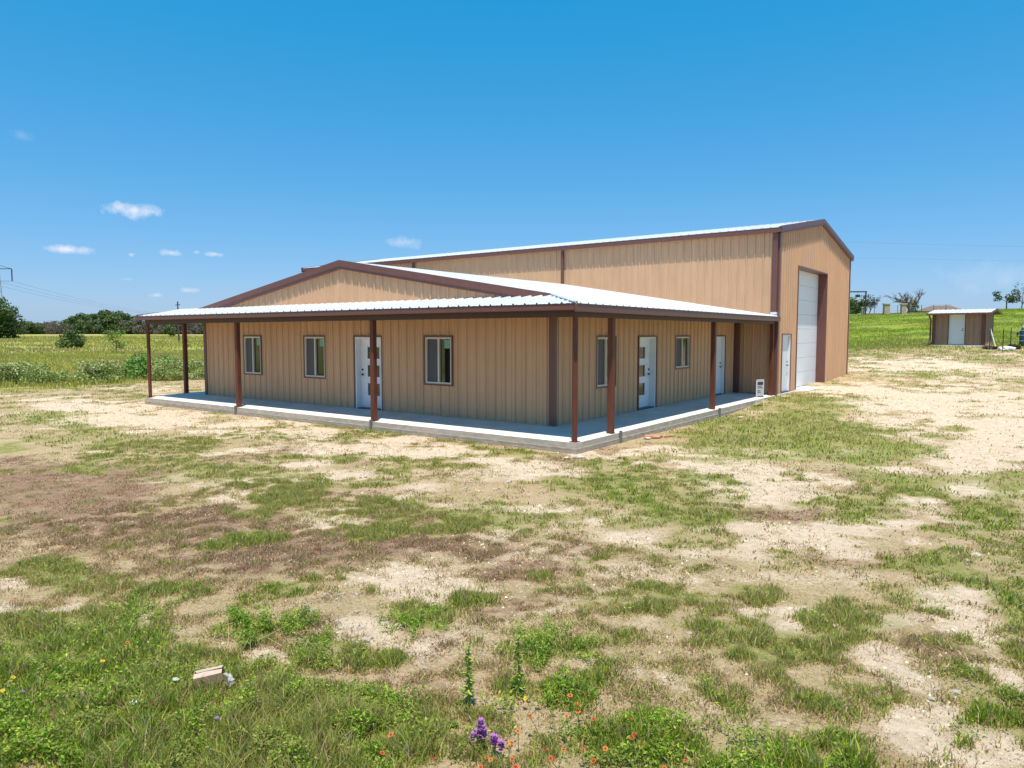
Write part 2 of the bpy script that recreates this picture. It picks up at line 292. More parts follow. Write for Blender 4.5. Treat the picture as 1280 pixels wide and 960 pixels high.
# ground material ------------------------------------------------
GM=bpy.data.materials.new('yard_ground'); GM.use_nodes=True; t=GM.node_tree; b=t.nodes['Principled BSDF']; L=t.links
b.inputs['Roughness'].default_value=.95; b.inputs['Specular IOR Level'].default_value=.1
tc=nd(t,'ShaderNodeTexCoord'); P=tc.outputs['Object']
def noise(scale,detail=6,rough=.6,dist=0,vec=P):
    n=nd(t,'ShaderNodeTexNoise',inp={'Scale':scale,'Detail':detail,'Roughness':rough,'Distortion':dist}); L.new(vec,n.inputs['Vector']); return n.outputs[0]
def ramp(v,a,b_,lo=0.,hi=1.):
    r=nd(t,'ShaderNodeMapRange',interpolation_type='SMOOTHSTEP',inp={'From Min':a,'From Max':b_,'To Min':lo,'To Max':hi}); L.new(v,r.inputs[0]); return r.outputs[0]
def mixc(f,c1,c2):
    m=nd(t,'ShaderNodeMixRGB')
    if isinstance(f,float): m.inputs[0].default_value=f
    else: L.new(f,m.inputs[0])
    for i,c in ((1,c1),(2,c2)):
        if isinstance(c,tuple): m.inputs[i].default_value=(*c,1)
        else: L.new(c,m.inputs[i])
    return m.outputs[0]
A=nd(t,'ShaderNodeAttribute',attribute_name='cov'); sA=nd(t,'ShaderNodeSeparateColor'); L.new(A.outputs['Color'],sA.inputs[0])
A2=nd(t,'ShaderNodeAttribute',attribute_name='cov2'); sB=nd(t,'ShaderNodeSeparateColor'); L.new(A2.outputs['Color'],sB.inputs[0])
n1=noise(1.6,8,.68,.4); n2=noise(7,8,.7,.5); n3=noise(32,6,.7); n4=noise(110,4,.7); nf=noise(.5,5,.6)
fine=math_(t,'ADD',math_(t,'ADD',math_(t,'MULTIPLY',n2,.45),math_(t,'MULTIPLY',n3,.35)),math_(t,'MULTIPLY',n1,.2))
dirt=mixc(ramp(n2,.38,.62),(.73,.575,.41),(.58,.435,.30)); dirt=mixc(ramp(n4,.52,.66,0,.7),dirt,(.80,.69,.52)); dirt=mixc(ramp(n3,.56,.68,0,.55),dirt,(.34,.25,.145)); dirt=mixc(ramp(n4,.44,.34,0,.5),dirt,(.30,.22,.14))
straw=mixc(ramp(n3,.35,.65),(.44,.305,.165),(.62,.465,.285)); straw=mixc(ramp(n4,.50,.64,0,.7),straw,(.17,.13,.055)); straw=mixc(ramp(n2,.52,.66,0,.5),straw,(.27,.15,.10))
thatch=mixc(ramp(n3,.35,.65),(.30,.165,.11),(.44,.28,.185)); thatch=mixc(ramp(n4,.50,.64,0,.75),thatch,(.085,.05,.04)); thatch=mixc(ramp(n2,.50,.62,0,.55),thatch,(.17,.18,.06))
green=mixc(ramp(n3,.35,.65),(.19,.22,.04),(.33,.32,.09)); green=mixc(ramp(n4,.50,.64,0,.7),green,(.06,.07,.018)); green=mixc(ramp(n2,.50,.62,0,.75),green,(.46,.37,.19))
def weight(src,gain,lo,hi,nn):
    return ramp(math_(t,'ADD',math_(t,'MULTIPLY',src,gain),math_(t,'MULTIPLY',math_(t,'SUBTRACT',nn,.5),3.4)),lo,hi)
base=mixc(ramp(math_(t,'ADD',math_(t,'MULTIPLY',n1,.5),math_(t,'MULTIPLY',n3,.5)),.50,.66),straw,dirt)
base=mixc(math_(t,'MULTIPLY',ramp(math_(t,'ADD',math_(t,'MULTIPLY',n2,.5),math_(t,'MULTIPLY',nf,.5)),.46,.60),.38),base,green)
c=mixc(weight(sB.outputs[0],.9,.15,.8,fine),base,straw)
c=mixc(weight(sA.outputs[2],.9,.15,.85,fine),c,thatch)
c=mixc(weight(sA.outputs[1],1.35,.22,.66,fine),c,dirt)
c=mixc(weight(sA.outputs[0],.85,.20,.85,fine),c,green)
# rough pasture
mpf=nd(t,'ShaderNodeMapping'); mpf.inputs['Scale'].default_value=(1,.5,1); mpf.inputs['Rotation'].default_value=(0,0,1.15); L.new(P,mpf.inputs[0])
f1=noise(.06,6,.62,.6,mpf.outputs[0]); f2=noise(.9,6,.7,.3,mpf.outputs[0])
fld=mixc(ramp(f1,.38,.62),(.26,.27,.045),(.40,.35,.13)); fld=mixc(ramp(f2,.5,.72,0,.75),fld,(.42,.36,.18)); fld=mixc(ramp(f2,.46,.3,0,.7),fld,(.12,.145,.03))
hillc=mixc(ramp(f2,.4,.65),(.17,.25,.028),(.27,.31,.045)); hillc=mixc(ramp(f1,.52,.70,0,.7),hillc,(.29,.25,.05))
fld=mixc(sB.outputs[2],fld,hillc)
c=mixc(sB.outputs[1],c,fld)
L.new(c,b.inputs['Base Color'])
hgt=math_(t,'ADD',math_(t,'MULTIPLY',n2,1.0),math_(t,'ADD',math_(t,'MULTIPLY',n3,.6),math_(t,'MULTIPLY',n4,.35)))
bp=nd(t,'ShaderNodeBump',inp={'Strength':.8,'Distance':.06}); L.new(hgt,bp.inputs['Height']); L.new(bp.outputs[0],b.inputs['Normal'])

# ---------------------------------------------------------------- ground sheet
def axis(lo,hi,step,far,gr=1.09):
    c=list(np.arange(lo,hi+1e-6,step)); s=step; v=lo; l=[]
    while v>-far: s*=gr; v-=s; l.append(v)
    s=step; v=hi; r=[]
    while v<far: s*=gr; v+=s; r.append(v)
    return np.array(l[::-1]+c+r)
gx=axis(-26,13,.11,3500); gy=axis(-13,30,.11,3500)
X,Y=np.meshgrid(gx,gy); X=X.ravel(); Y=Y.ravel(); Z=height(X,Y)
W=cover(X,Y); FW=field_w(X,Y); HW=sstep(-50,-15,X)*sstep(24,32,Y)
apron=sstep(24.5,18,Y)*0
n=len(X); cov=np.stack([W['G'],W['D'],W['B'],np.ones(n)],1); cov2=np.stack([W['S'],FW,HW,np.ones(n)],1)
nx,ny=len(gx),len(gy); I=np.arange(nx*ny).reshape(ny,nx)
q=np.stack([I[:-1,:-1],I[:-1,1:],I[1:,1:],I[1:,:-1]],-1).reshape(-1,4)
gme=big_mesh('ground',np.stack([X,Y,Z],1),q.ravel(),np.arange(len(q))*4,np.full(len(q),4),GM,{'cov':cov,'cov2':cov2})
gme.polygons.foreach_set('use_smooth',[True]*len(q))
go=bpy.data.objects.new('ground',gme); link(go); tag(go,'patchy yard of pale dirt, dry thatch and green grass running out to pasture','ground',kind='structure')

# ---------------------------------------------------------------- the metal building
RIB=.305
def rib(u):
    m=(u+1000*RIB)%RIB; m=min(m,RIB-m)
    if m<=.013: return .037
    if m<=.033: return .037*(1-(m-.013)/.020)
    if abs(m-.105)<.006: return .010
    return 0.
def sheet(O,U,V,N,u0,u1,vlo,vhi,holes=(),ph=0.,vb=()):
    "ribbed metal panel on the plane O + uU + vV, ribs along V, standing out along N"
    O,U,V,N=Vector(O),Vector(U),Vector(V),Vector(N); bs={u0,u1}
    k0=int((u0-ph)/RIB)-2; k1=int((u1-ph)/RIB)+2
    for k in range(k0,k1+1):
        for d in (-.111,-.105,-.099,-.033,-.013,.013,.033,.099,.105,.111):
            v=ph+k*RIB+d
            if u0<v<u1: bs.add(v)
    for h in holes: bs|={h[0],h[1]}
    for v in vb: bs.add(v)
    bs=sorted(bs); m=MB(); f=lambda u,v:O+U*u+V*v+N*rib(u-ph)
    lo=vlo if callable(vlo) else (lambda u:vlo); hi=vhi if callable(vhi) else (lambda u:vhi)
    for a,b_ in zip(bs,bs[1:]):
        if b_-a<1e-6: continue
        c_=(a+b_)/2; cuts=sorted([(h[2],h[3]) for h in holes if h[0]-1e-6<=a and b_<=h[1]+1e-6])
        segs=[]; cur=('lo',None)
        pa,pb=lo(a+1e-6),lo(b_-1e-6)
        for z0,z1 in cuts:
            if z0>min(pa,pb)+1e-4: segs.append((pa,pb,z0,z0))
            pa=pb=z1
        segs.append((pa,pb,hi(a+1e-6),hi(b_-1e-6)))
        for x0,y0,x1,y1 in segs:
            if x1-x0<1e-4 and y1-y0<1e-4: continue
            m.quad(f(a,x0),f(b_,y0),f(b_,y1),f(a,x1))
    return m
XW,YW,XL,YM,YB=-1.514,1.494,-16.29,13.725,25.454
XE,ZE=-8.9,2.76; RX=-8.9; SL=.165
LX=-26.5
ridge_z=lambda x: 2.76+SL*(.07-x) if x>RX else 2.76+SL*(.07-RX)-SL*(RX-x)
B=empty('metal_building',(0,0,0),label='long tan metal building with brown trim, white ribbed roof and wrap-around posted porch',cat='building')
# slab: sloping porch floor with lip, footing below
S=-.075; s=MB()
def ring(m,x0,x1,y0,y1,zt,zb):
    pass
# porch floor front + right, draining outward
s.quad((-17.63,0,S),(0,0,S),(XW,YW,0),(-17.63,YW,0)); s.quad((0,0,S),(0,13.72,S+.03),(XW,13.72,0),(XW,YW,0))
s.quad((-17.63,YW,0),(XL,YW,0),(XL,2.2,0),(-17.63,2.2,0))
s.build('porch_slab',CONC,B)
EDGE=mat('slab_edge_concrete',(.47,.41,.34),.9,0,.2,.22,4,.5,25,stretch=(1,1,3))
s=MB()
s.quad((-17.63,0,S-.12),(0,0,S-.12),(0,0,S),(-17.63,0,S)); s.quad((0,0,S-.12),(0,13.72,S-.12),(0,13.72,S+.03),(0,0,S)); s.quad((-17.63,2.2,S-.12),(-17.63,0,S-.12),(-17.63,0,S),(-17.63,2.2,0))
s.quad((XL,2.2,S-.12),(-17.63,2.2,S-.12),(-17.63,2.2,0),(XL,2.2,0))
s.build('slab_edge',EDGE,B)
f=MB(); f.box(-17.655,.025,-.025,13.74,-.62,S-.12); f.box(-17.66,.03,-.03,13.70,-.62,-.265)
f.build('footing',FOOT,B)
f=MB(); f.box(LX-.05,.07,13.745,YB+.06,-.6,-.022); f.build('foundation',CONC,B)
# walls
door1=(-8.37,-7.25,0,2.07); wins=[(-13.875,-12.915,.83,2.08),(-10.675,-9.69,.83,2.08),(-5.60,-4.645,.83,2.08)]
sheet((0,YW,0),(1,0,0),(0,0,1),(0,-1,0),XL,XW,0.,lambda u:ridge_z(u)-.05,[door1]+wins,ph=.1,vb=(RX,)).build('wall',TAN,B)
sd1=(5.80,6.93,0,2.07); sd2=(11.62,12.62,0,2.07); sw=[(3.42,4.42,.79,2.08),(8.30,9.40,1.085,2.08)]
sheet((XW,0,0),(0,1,0),(0,0,1),(1,0,0),YW,YM,0.,ridge_z(XW)-.04,[sd1,sd2]+sw,ph=.05).build('wall',TAN,B)
sheet((XL,0,0),(0,-1,0),(0,0,1),(-1,0,0),-YM,-YW,0.,2.98,ph=.05).build('wall',TAN,B)
sheet((0,YM,0),(1,0,0),(0,0,1),(0,-1,0),LX,0.,0.,5.80,ph=.06).build('wall',TAN,B)
YR=(YM+YB)/2; ZR=6.86; SM=(ZR-5.86)/(YR-YM+.15)
mz=lambda y:ZR-SM*abs(y-YR)
roll=(16.22,20.80,0,4.74); mdoor=(14.28,15.40,0,2.13)
sheet((0,0,0),(0,1,0),(0,0,1),(1,0,0),YM,YB,0.,lambda u:mz(u)-.05,[(roll[0],roll[1],-.001,roll[3]),(mdoor[0],mdoor[1],-.001,mdoor[3])],ph=.12,vb=(YR,)).build('wall',TAN,B)
sheet((0,YB,0),(-1,0,0),(0,0,1),(0,1,0),0.,-LX,0.,5.80,ph=.06).build('wall',TAN,B)
sheet((LX,0,0),(0,-1,0),(0,0,1),(-1,0,0),-YB,-YM,0.,lambda u:mz(-u)-.05,ph=.12,vb=(-YR,)).build('wall',TAN,B)
# roofs (ribbed sheets with real thickness underneath)
cs=math.cos(math.atan(SL)); Vr=(-cs,0,SL*cs); Nr=(SL*cs,0,cs); slen=(.07-RX)/cs
def hiR(y): return slen if y>1.41 else max(.02,(y+.15)*1.05/cs)
r=sheet((.07,0,ZE),(0,1,0),Vr,Nr,-.15,13.70,0.,hiR,ph=.02,vb=(1.41,)).build('roof',ROOF,B)
Vl=(cs,0,SL*cs); Nl=(-SL*cs,0,cs)
sheet((-16.50,0,ridge_z(-16.50)),(0,-1,0),Vl,Nl,-13.70,-1.41,0.,(RX+16.50)/cs,ph=.02).build('roof',ROOF,B)
SF=(ridge_z(-1.51)-ZE)/(1.41+.15); cf=math.cos(math.atan(SF))
def hiF(u): 
    return (YW-.015+.15)/cf if u<-1.52 else max(.02,(.07-u)*.955/cf)
sheet((0,-.15,ZE+.004),(1,0,0),(0,cf,SF*cf),(0,-SF*cf,cf),-17.73,.055,0.,hiF,ph=.03,vb=(-1.52,)).build('roof',ROOF,B)
# left porch stub roof behind the front corner
sheet((-17.73,0,2.985),(0,-1,0),(.999,0,.03),(-.03,0,1),-2.2,-1.485,0.,1.22,ph=.02).build('roof',ROOF,B)
cm=math.cos(math.atan(SM))
sheet((0,YM-.16,mz(YM-.16)+.03),(1,0,0),(0,cm,SM*cm),(0,-SM*cm,cm),LX-.12,.10,0.,(YR-YM+.16)/cm,ph=.03).build('roof',ROOF,B)
sheet((0,YB+.16,mz(YB+.16)+.03),(-1,0,0),(0,-cm,SM*cm),(0,SM*cm,cm),-.10,-LX+.12,0.,(YB+.16-YR)/cm,ph=.03).build('roof',ROOF,B)
c_=MB(); 
for sg in (-1,1): c_.bar((RX+sg*.09,1.41,ridge_z(RX)+.035-.016),(RX+sg*.09,13.70,ridge_z(RX)+.035-.016),.19,.012,up=(sg*SL,0,1))
c_.build('ridge_cap',ROOF,B)
c_=MB()
for sg in (-1,1): c_.bar((LX-.12,YR+sg*.09,ZR+.055),(.10,YR+sg*.09,ZR+.055),.19,.012,up=(0,sg*SM,1))
c_.build('ridge_cap',ROOF,B)
hp=MB(); hp.bar((.05,-.13,ZE+.05),(-1.50,1.41,ridge_z(-1.50)+.055),.13,.012); hp.build('hip_flashing',ROOF,B)
# soffit / porch ceiling below the sheets
u=MB(); u.quad((-17.70,-.1,ZE-.02),(-17.70,YW,ZE+.20),(XW,YW,ZE+.20),(.0,-.1,ZE-.02)); u.quad((0.,-.1,ZE-.02),(XW,YW,ZE+.20),(XW,13.68,ZE+.20),(0,13.68,ZE-.02)); u.build('porch_ceiling',WOOD,B)
# gutters and fascias
def gutter(a,b_,out,h=.135,d=.06,name='gutter'):
    "K-style gutter: bottom, face with lip, back"
    a,b_,out=Vector(a),Vector(b_),Vector(out); m=MB(); prof=[(0,0),(0,-h),(d*.92,-h),(d,-h+.012),(d,-h*.5),(d,-.012),(d+.012,0),(d-.02,0)]
    P0=[a+out*x+Vector((0,0,z)) for x,z in prof]; P1=[b_+out*x+Vector((0,0,z)) for x,z in prof]
    for i in range(len(prof)-1): m.quad(P0[i],P0[i+1],P1[i+1],P1[i])
    m.poly(*P0[:6][::-1]); m.poly(*P1[:6]); return m.build(name,TRIM,B)
gutter((-17.74,-.145,ZE+.005),(.055,-.145,ZE+.005),(0,-1,0))
gutter((.065,-.205,ZE+.005),(.065,13.66,ZE+.005),(1,0,0),h=.165)
gutter((LX-.12,YM-.155,mz(YM-.16)+.035),(.10,YM-.155,mz(YM-.16)+.035),(0,-1,0),h=.17)
gutter((LX-.12,YB+.155,mz(YB+.16)+.035),(.10,YB+.155,mz(YB+.16)+.035),(0,1,0),h=.17)
gutter((-16.49,1.41,ridge_z(-16.5)),(-16.49,13.7,ridge_z(-16.5)),(-1,0,0))
def rake(pts,out,h,th=.03,drop=0,name='rake_trim'):
    m=MB(); o=Vector(out)
    for a,b_ in zip(pts,pts[1:]):
        a,b_=Vector(a),Vector(b_)
        for k,(zz0,zz1,oo) in enumerate(((.055,-h*.62,th),(-h*.62,-h,th*.45))):
            A0,A1=a+Vector((0,0,zz0)),a+Vector((0,0,zz1)); B0,B1=b_+Vector((0,0,zz0)),b_+Vector((0,0,zz1))
            m.quad(A1+o*oo,B1+o*oo,B0+o*oo,A0+o*oo)
            m.quad(A0,A0+o*oo,B0+o*oo,B0); m.quad(A1+o*oo,A1,B1,B1+o*oo)
            m.quad(A0-o*.12,A0,B0,B0-o*.12) if k==0 else m.quad(A1,A1-o*.16,B1-o*.16,B1)
            m.quad(A0,A1,A1+o*oo,A0+o*oo); m.quad(B1,B0,B0+o*oo,B1+o*oo)
    return m.build(name,TRIM,B)
rake([(-16.52,1.405,ridge_z(-16.5)),(RX,1.405,ridge_z(RX))],(0,-1,0),.20)
rake([(RX,1.405,ridge_z(RX)),(XW-.05,1.405,ridge_z(XW-.05))],(0,-1,0),.20)
rake([(.10,YM-.17,mz(YM-.17)+.03),(.10,YR,ZR+.03)],(1,0,0),.20)
rake([(.10,YR,ZR+.03),(.10,YB+.17,mz(YB+.17)+.03)],(1,0,0),.20)
rake([(LX-.12,YM-.17,mz(YM-.17)+.03),(LX-.12,YR,ZR+.03)],(-1,0,0),.20)
rake([(LX-.12,YR,ZR+.03),(LX-.12,YB+.17,mz(YB+.17)+.03)],(-1,0,0),.20)
rake([(-17.735,-.16,ZE),(-17.735,YW,ZE+.24)],(-1,0,0),.13,name='rake_trim')
# corner trims
def corner(x,y,z0,z1,sx,sy,w_=.15,o_=.036):
    m=MB(); m.box(*sorted((x+sx*o_,x-sx*w_)),*sorted((y+sy*o_,y+sy*(o_-.006))),z0,z1)
    m.box(*sorted((x+sx*o_,x+sx*(o_-.006))),*sorted((y+sy*(o_-.006),y-sy*w_)),z0,z1); m.build('corner_trim',TRIM,B)
corner(XW,YW,0,2.9,1,-1,.13); corner(XL,YW,0,2.9,-1,-1,.12); corner(0,YM,0,5.70,1,-1,.19); corner(0,YB,-.02,5.75,1,1,.13); corner(LX,YM,0,5.7,-1,-1,.15)
m=MB(); m.box(XW+.034,XW+.20,YM-.20,YM-.034,0,2.9); m.build('corner_trim',TRIM,B)
# gable base trim
m=MB(); m.box(.028,.04,YM+.2,mdoor[0]-.06,-.02,.02); m.build('base_trim',TAN,B)
m=MB(); m.box(.028,.04,roll[1]+.14,YB-.13,-.02,.05); m.build('base_trim',TAN,B)
# downspouts on the long wall and a short one at the eave end
for x in (-9.02,-17.85):
    m=MB(); m.box(x-.06,x+.06,YM-.13,YM-.04,ridge_z(x)-.1 if x>-16 else .0,5.70); m.build('downspout',TRIM,B,bevel=.008)
m=MB(); m.box(-.19,-.02,YM-.145,YM-.04,2.85,5.70); m.build('downspout',TRIM,B,bevel=.01)
m=MB(); m.box(-.21,.0,YM-.165,YM-.03,2.84,2.93); m.build('flashing_boot',ROOF,B)
# porch header beams
m=MB(); m.box(-17.58,-.05,.04,.16,2.50,ZE-.03); m.build('header_beam',WOOD,B)
m=MB(); m.box(-.17,-.05,.17,13.6,2.50,ZE-.03); m.build('header_beam',WOOD,B)
m=MB(); m.box(-17.58,-17.46,.17,1.5,2.50,ZE-.03); m.build('header_beam',WOOD,B)
# posts
def flat(x,y): # slab height below a post
    return S*max(0,1-min(-x/1.514 if x>XW else 9, 1e9 if False else 9, max(0,y)/1.494 if y<YW else 9))
def post(x,y,round_=False,size=.14):
    z0=flat(x,y)-.004; m=MB()
    if round_: m.tube([(x,y,z0),(x,y,2.5)],.058,20); o=m.build('post',POST,B,smooth=False); 
    else:
        m.box(x-size/2,x+size/2,y-size/2,y+size/2,z0,2.5); o=m.build('post',POST,B,bevel=.012)
    p=MB(); p.box(x-size/2-.02,x+size/2+.02,y-size/2-.02,y+size/2+.02,z0,z0+.014); p.build('base_plate',POST,o)
    return o
for x,rd in ((-.10,True),(-6.10,False),(-12.10,False),(-17.50,True)): post(x,.10,rd,.13)
for y in (1.66,7.85,13.50): post(-.11,y,False,.13)
post(-17.50,1.42,False,.13)
def strap(x,y,dx,dy):
    m=MB(); m.box(x-.028,x+.028,y-.028,y+.028,-.34,-.02); m.build('drain_pipe',PIPE,B,bevel=.006)
strap(-12.08,-.04,0,-1); strap(-6.08,-.04,0,-1); strap(.04,1.86,1,0); strap(.04,8.05,1,0)
# windows ------------------------------------------------------
def frame_basis(O,U,N):
    U=Vector(U);N=Vector(N);O=Vector(O)
    return Matrix(((U.x,N.x,0,O.x),(U.y,N.y,0,O.y),(U.z,N.z,1,O.z),(0,0,0,1)))
def ringbox(m,u0,u1,z0,z1,w_,n0,n1,M,bottom=True):
    m.box(u0,u0+w_,n0,n1,z0,z1,M); m.box(u1-w_,u1,n0,n1,z0,z1,M)
    m.box(u0+w_,u1-w_,n0,n1,z1-w_,z1,M)
    if bottom: m.box(u0+w_,u1-w_,n0,n1,z0,z0+w_,M)
    return m
def window(O,U,N,w_,h,z0,sticker=True,screen_left=True):
    "O = lower left wall point, local u to the right, n outward"
    M=frame_basis(O,U,N); M=M@Matrix.Translation((0,0,z0))
    fr=ringbox(MB(),-.03,w_+.03,-.03,h+.03,.045,-.05,.045,M).build('window',TRIM,B)
    v=MB(); ringbox(v,.015,w_-.015,.015,h-.015,.045,-.06,.028,M); v.box(w_/2-.025,w_/2+.025,-.06,.022,.06,h-.06,M); v.build('sash',VINYL,fr)
    a=MB(); a.box(.06,w_/2-.025,-.05,-.02,.06,h-.06,M) 
    b2=MB(); b2.box(w_/2+.025,w_-.06,-.05,-.03,.06,h-.06,M)
    (a if screen_left else b2).build('screen',SCREEN,fr); (b2 if screen_left else a).build('pane',GLASS,fr)
    if sticker:
        k=MB(); k.box(w_*.68,w_*.68+.19,-.028,-.026,h-.30,h-.08,M) if screen_left else k.box(.10,.30,-.018,-.016,h-.40,h-.08,M)
        k.build('sticker',STICK,fr)
    return fr
for x0,x1,z0,z1 in wins: window((x0,YW,0),(1,0,0),(0,-1,0),x1-x0,z1-z0,z0)
for y0,y1,z0,z1 in sw: window((XW,y0,0),(0,1,0),(1,0,0),y1-y0,z1-z0,z0,sticker=False)
def door(O,U,N,w_,h,lites=True,handle='right',inset=.09,name='door'):
    M=frame_basis(O,U,N)
    fr=ringbox(MB(),-.035,w_+.035,-.02,h+.035,.04,-.02,.045,M,False).build(name,TRIM,B)
    j=MB(); ringbox(j,.005,w_-.005,0,h-.005,.05,-inset-.06,.02,M,False); j.build('jamb',WHITE,fr)
    j=MB(); j.box(.055,w_-.055,-inset-.05,.02,0,.025,M); j.build('threshold',METAL,fr)
    s_=MB(); x0,x1=.058,w_-.058; z1=h-.058
    if lites:
        cx=(x0+x1)/2+(.03 if handle=='left' else -.05); lw=.25; zs=[(.38,.74),(.92,1.26),(1.44,1.78)]
        s_.box(x0,cx-lw,-inset-.045,-inset,.03,z1,M); s_.box(cx+lw,x1,-inset-.045,-inset,.03,z1,M); p=.03
        for a,b_ in zs: s_.box(cx-lw,cx+lw,-inset-.045,-inset,p,a,M); p=b_
        s_.box(cx-lw,cx+lw,-inset-.045,-inset,p,z1,M)
    else:
        s_.box(x0,x1,-inset-.045,-inset,.03,z1,M)
    sl=s_.build('panel',WHITE,fr)
    if lites:
        for a,b_ in zs:
            g=MB(); g.box(cx-lw,cx+lw,-inset-.03,-inset-.015,a,b_,M); g.build('lite',DLITE,fr)
            g=MB(); ringbox(g,cx-lw-.015,cx+lw+.015,a-.015,b_+.015,.02,-inset-.001,-inset+.012,M); g.build('lite_frame',WHITE,fr)
    hx=x1-.07 if handle=='right' else x0+.07
    k=MB()
    MB().tube([M@Vector((hx,-inset,1.12)),M@Vector((hx,-inset+.02,1.12))],.030,12).build('deadbolt',METAL,fr)
    k.tube([M@Vector((hx,-inset,.98)),M@Vector((hx,-inset+.022,.98))],.032,12)
    k.tube([M@Vector((hx,-inset+.02,.98)),M@Vector((hx,-inset+.055,.98)),M@Vector((hx-(.1 if handle=='right' else -.1),-inset+.06,.98))],.011,8)
    k.build('handle',METAL,fr)
    return fr
door((door1[0],YW,0),(1,0,0),(0,-1,0),door1[1]-door1[0],2.07,True,'left',.16)
door((XW,sd1[0],0),(0,1,0),(1,0,0),sd1[1]-sd1[0],2.07,True,'right',.16)
door((XW,sd2[0],0),(0,1,0),(1,0,0),sd2[1]-sd2[0],2.07,False,'right',.10)
door((0,mdoor[0],0),(0,1,0),(1,0,0),mdoor[1]-mdoor[0],2.13,False,'right',.06)
# sectional overhead door set back in a deep brown jamb
M=frame_basis((0,roll[0],0),(0,1,0),(1,0,0)); rw,rh=roll[1]-roll[0],roll[3]
gd=MB(); gd.box(-.03,.02,-.36,.042,0,rh+.03,M); gd.box(rw-.02,rw+.03,-.36,.042,0,rh+.03,M); gd.box(.02,rw-.02,-.36,.042,rh-.02,rh+.03,M)
gd=gd.build('garage_door',TRIM,B)
for k in range(8):
    hh=(rh-.02)/8; p=MB(); z0,z1=k*hh+.004,(k+1)*hh-.004
    p.box(.02,rw-.02,-.40,-.335,z0,z1,M)
    o=p.build('door_section',WHITE,gd,bevel=.006)
p=MB(); p.box(.02,rw-.02,-.43,-.345,0,rh-.02,M); p.build('door_seam',PIPE,gd)
m=MB(); m.box(-.42,.5,roll[0],roll[1],-.05,-.018); m.build('concrete_sill',CONC,B)

# ---------------------------------------------------------------- yard sign
sg=empty('yard_sign',(.30,10.95,hz(.3,10.95)),math.radians(62),label='small white wire-framed yard sign with dark header standing by the porch edge',cat='sign')
m=MB(); 
for x in (-.155,.155): m.tube([(x,0,-.05),(x,0,.86)],.011,6)
m.tube([(-.155,0,.86),(.155,0,.86)],.011,6); m.tube([(-.155,0,.20),(.155,0,.20)],.008,6); m.build('frame',WHITE,sg)
p=MB(); p.box(-.15,.15,-.006,.006,.30,.84); p.build('sign_panel',mat('sign_board',(.56,.55,.56),.5,0,.4,.06,8),sg)
INK=mat('sign_ink',(.05,.035,.045),.6)
q_=MB(); q_.box(-.115,.125,-.0095,-.0065,.70,.80); 
for zz,ww in ((.64,.085),(.59,.10),(.50,.05),(.45,.07)):
    x=-.11
    while x<-.11+ww*2: 
        l=random.uniform(.025,.05); q_.box(x,x+l,-.0095,-.0065,zz,zz+.028); x+=l+.014
q_.box(-.10,.14,-.0095,-.0065,.31,.335); q_.build('lettering',INK,sg)

# ---------------------------------------------------------------- well shed on the rise
SX,SY=1.62,44.3; SZ=hz(3.0,44.3)
sh=empty('shed',(SX,SY,SZ),-math.radians(8),label='small brown metal shed with white door and pale gable roof on the rise',cat='shed')
def psheet(*a,**k): return sheet(*a,**k)
TANS=mat('shed_siding',(.36,.23,.155),.55,0,.4,.08,3.0)
SWd,SD,SH=3.05,2.3,2.28
m=MB(); m.box(-.12,SWd+.15,-.15,SD+.1,-.5,.10); m.build('slab',CONC,sh)
psheet((0,0,.1),(1,0,0),(0,0,1),(0,-1,0),0,SWd,0,SH-.1,[(.98,1.92,-.001,2.06)]).build('wall',TANS,sh)
psheet((SWd,0,.1),(0,1,0),(0,0,1),(1,0,0),0,SD,0,lambda u:SH-.1+.17*(SD/2-abs(u-SD/2)),vb=(SD/2,)).build('wall',TANS,sh)
psheet((0,0,.1),(0,-1,0),(0,0,1),(-1,0,0),-SD,0,0,lambda u:SH-.1+.17*(SD/2-abs(-u-SD/2)),vb=(-SD/2,)).build('wall',TANS,sh)
psheet((0,SD,.1),(-1,0,0),(0,0,1),(0,1,0),-SWd,0,0,SH-.1).build('wall',TANS,sh)
c2=math.cos(math.atan(.17)); rl=(SD/2+.52)/c2
for yy,sg_ in ((-.52,1),(SD+.52,-1)):
    psheet((0,yy,SH-.02-.17*.52+.06),(sg_,0,0),(0,sg_*c2,.17*c2),(0,-sg_*.17*c2,c2),-.28 if sg_>0 else -SWd-.42,SWd+.42 if sg_>0 else .28,0,rl).build('roof',ROOF,sh)
zt=SH+.04-.17*.52; zp=zt+.17*(SD/2+.52)
for x in (-.28,SWd+.42):
    m=MB()
    for a,b_ in (((x,-.52,zt-.03),(x,SD/2,zp-.03)),((x,SD/2,zp-.03),(x,SD+.52,zt-.03))): m.bar(a,b_,.03,.13)
    m.build('rake_trim',TRIM,sh)
m=MB(); m.quad((-.26,-.50,zt-.06),(SWd+.4,-.50,zt-.06),(SWd+.4,SD/2,zp-.06),(-.26,SD/2,zp-.06)); m.quad((-.26,SD/2,zp-.06),(SWd+.4,SD/2,zp-.06),(SWd+.4,SD+.5,zt-.06),(-.26,SD+.5,zt-.06)); m.build('soffit',WOOD,sh)
m=MB(); m.box(-.27,SWd+.41,-.55,-.52,zt-.09,zt+.02); m.build('eave_trim',TRIM,sh)
for x in (.0,SWd-.16): 
    m=MB(); m.box(x-.02,x+.18,-.05,-.035,.1,SH-.1); m.build('corner_trim',TRIM,sh)
for a_,b_ in ((SD-.15,SD),(-.05,.1)): MB().box(SWd+.035,SWd+.05,a_,b_,.1,SH-.05).build('corner_trim',TRIM,sh)
_B=B; B=sh
d_=door((.98,0,.1),(1,0,0),(0,-1,0),.94,2.06,False,'right',.05)
B=_B
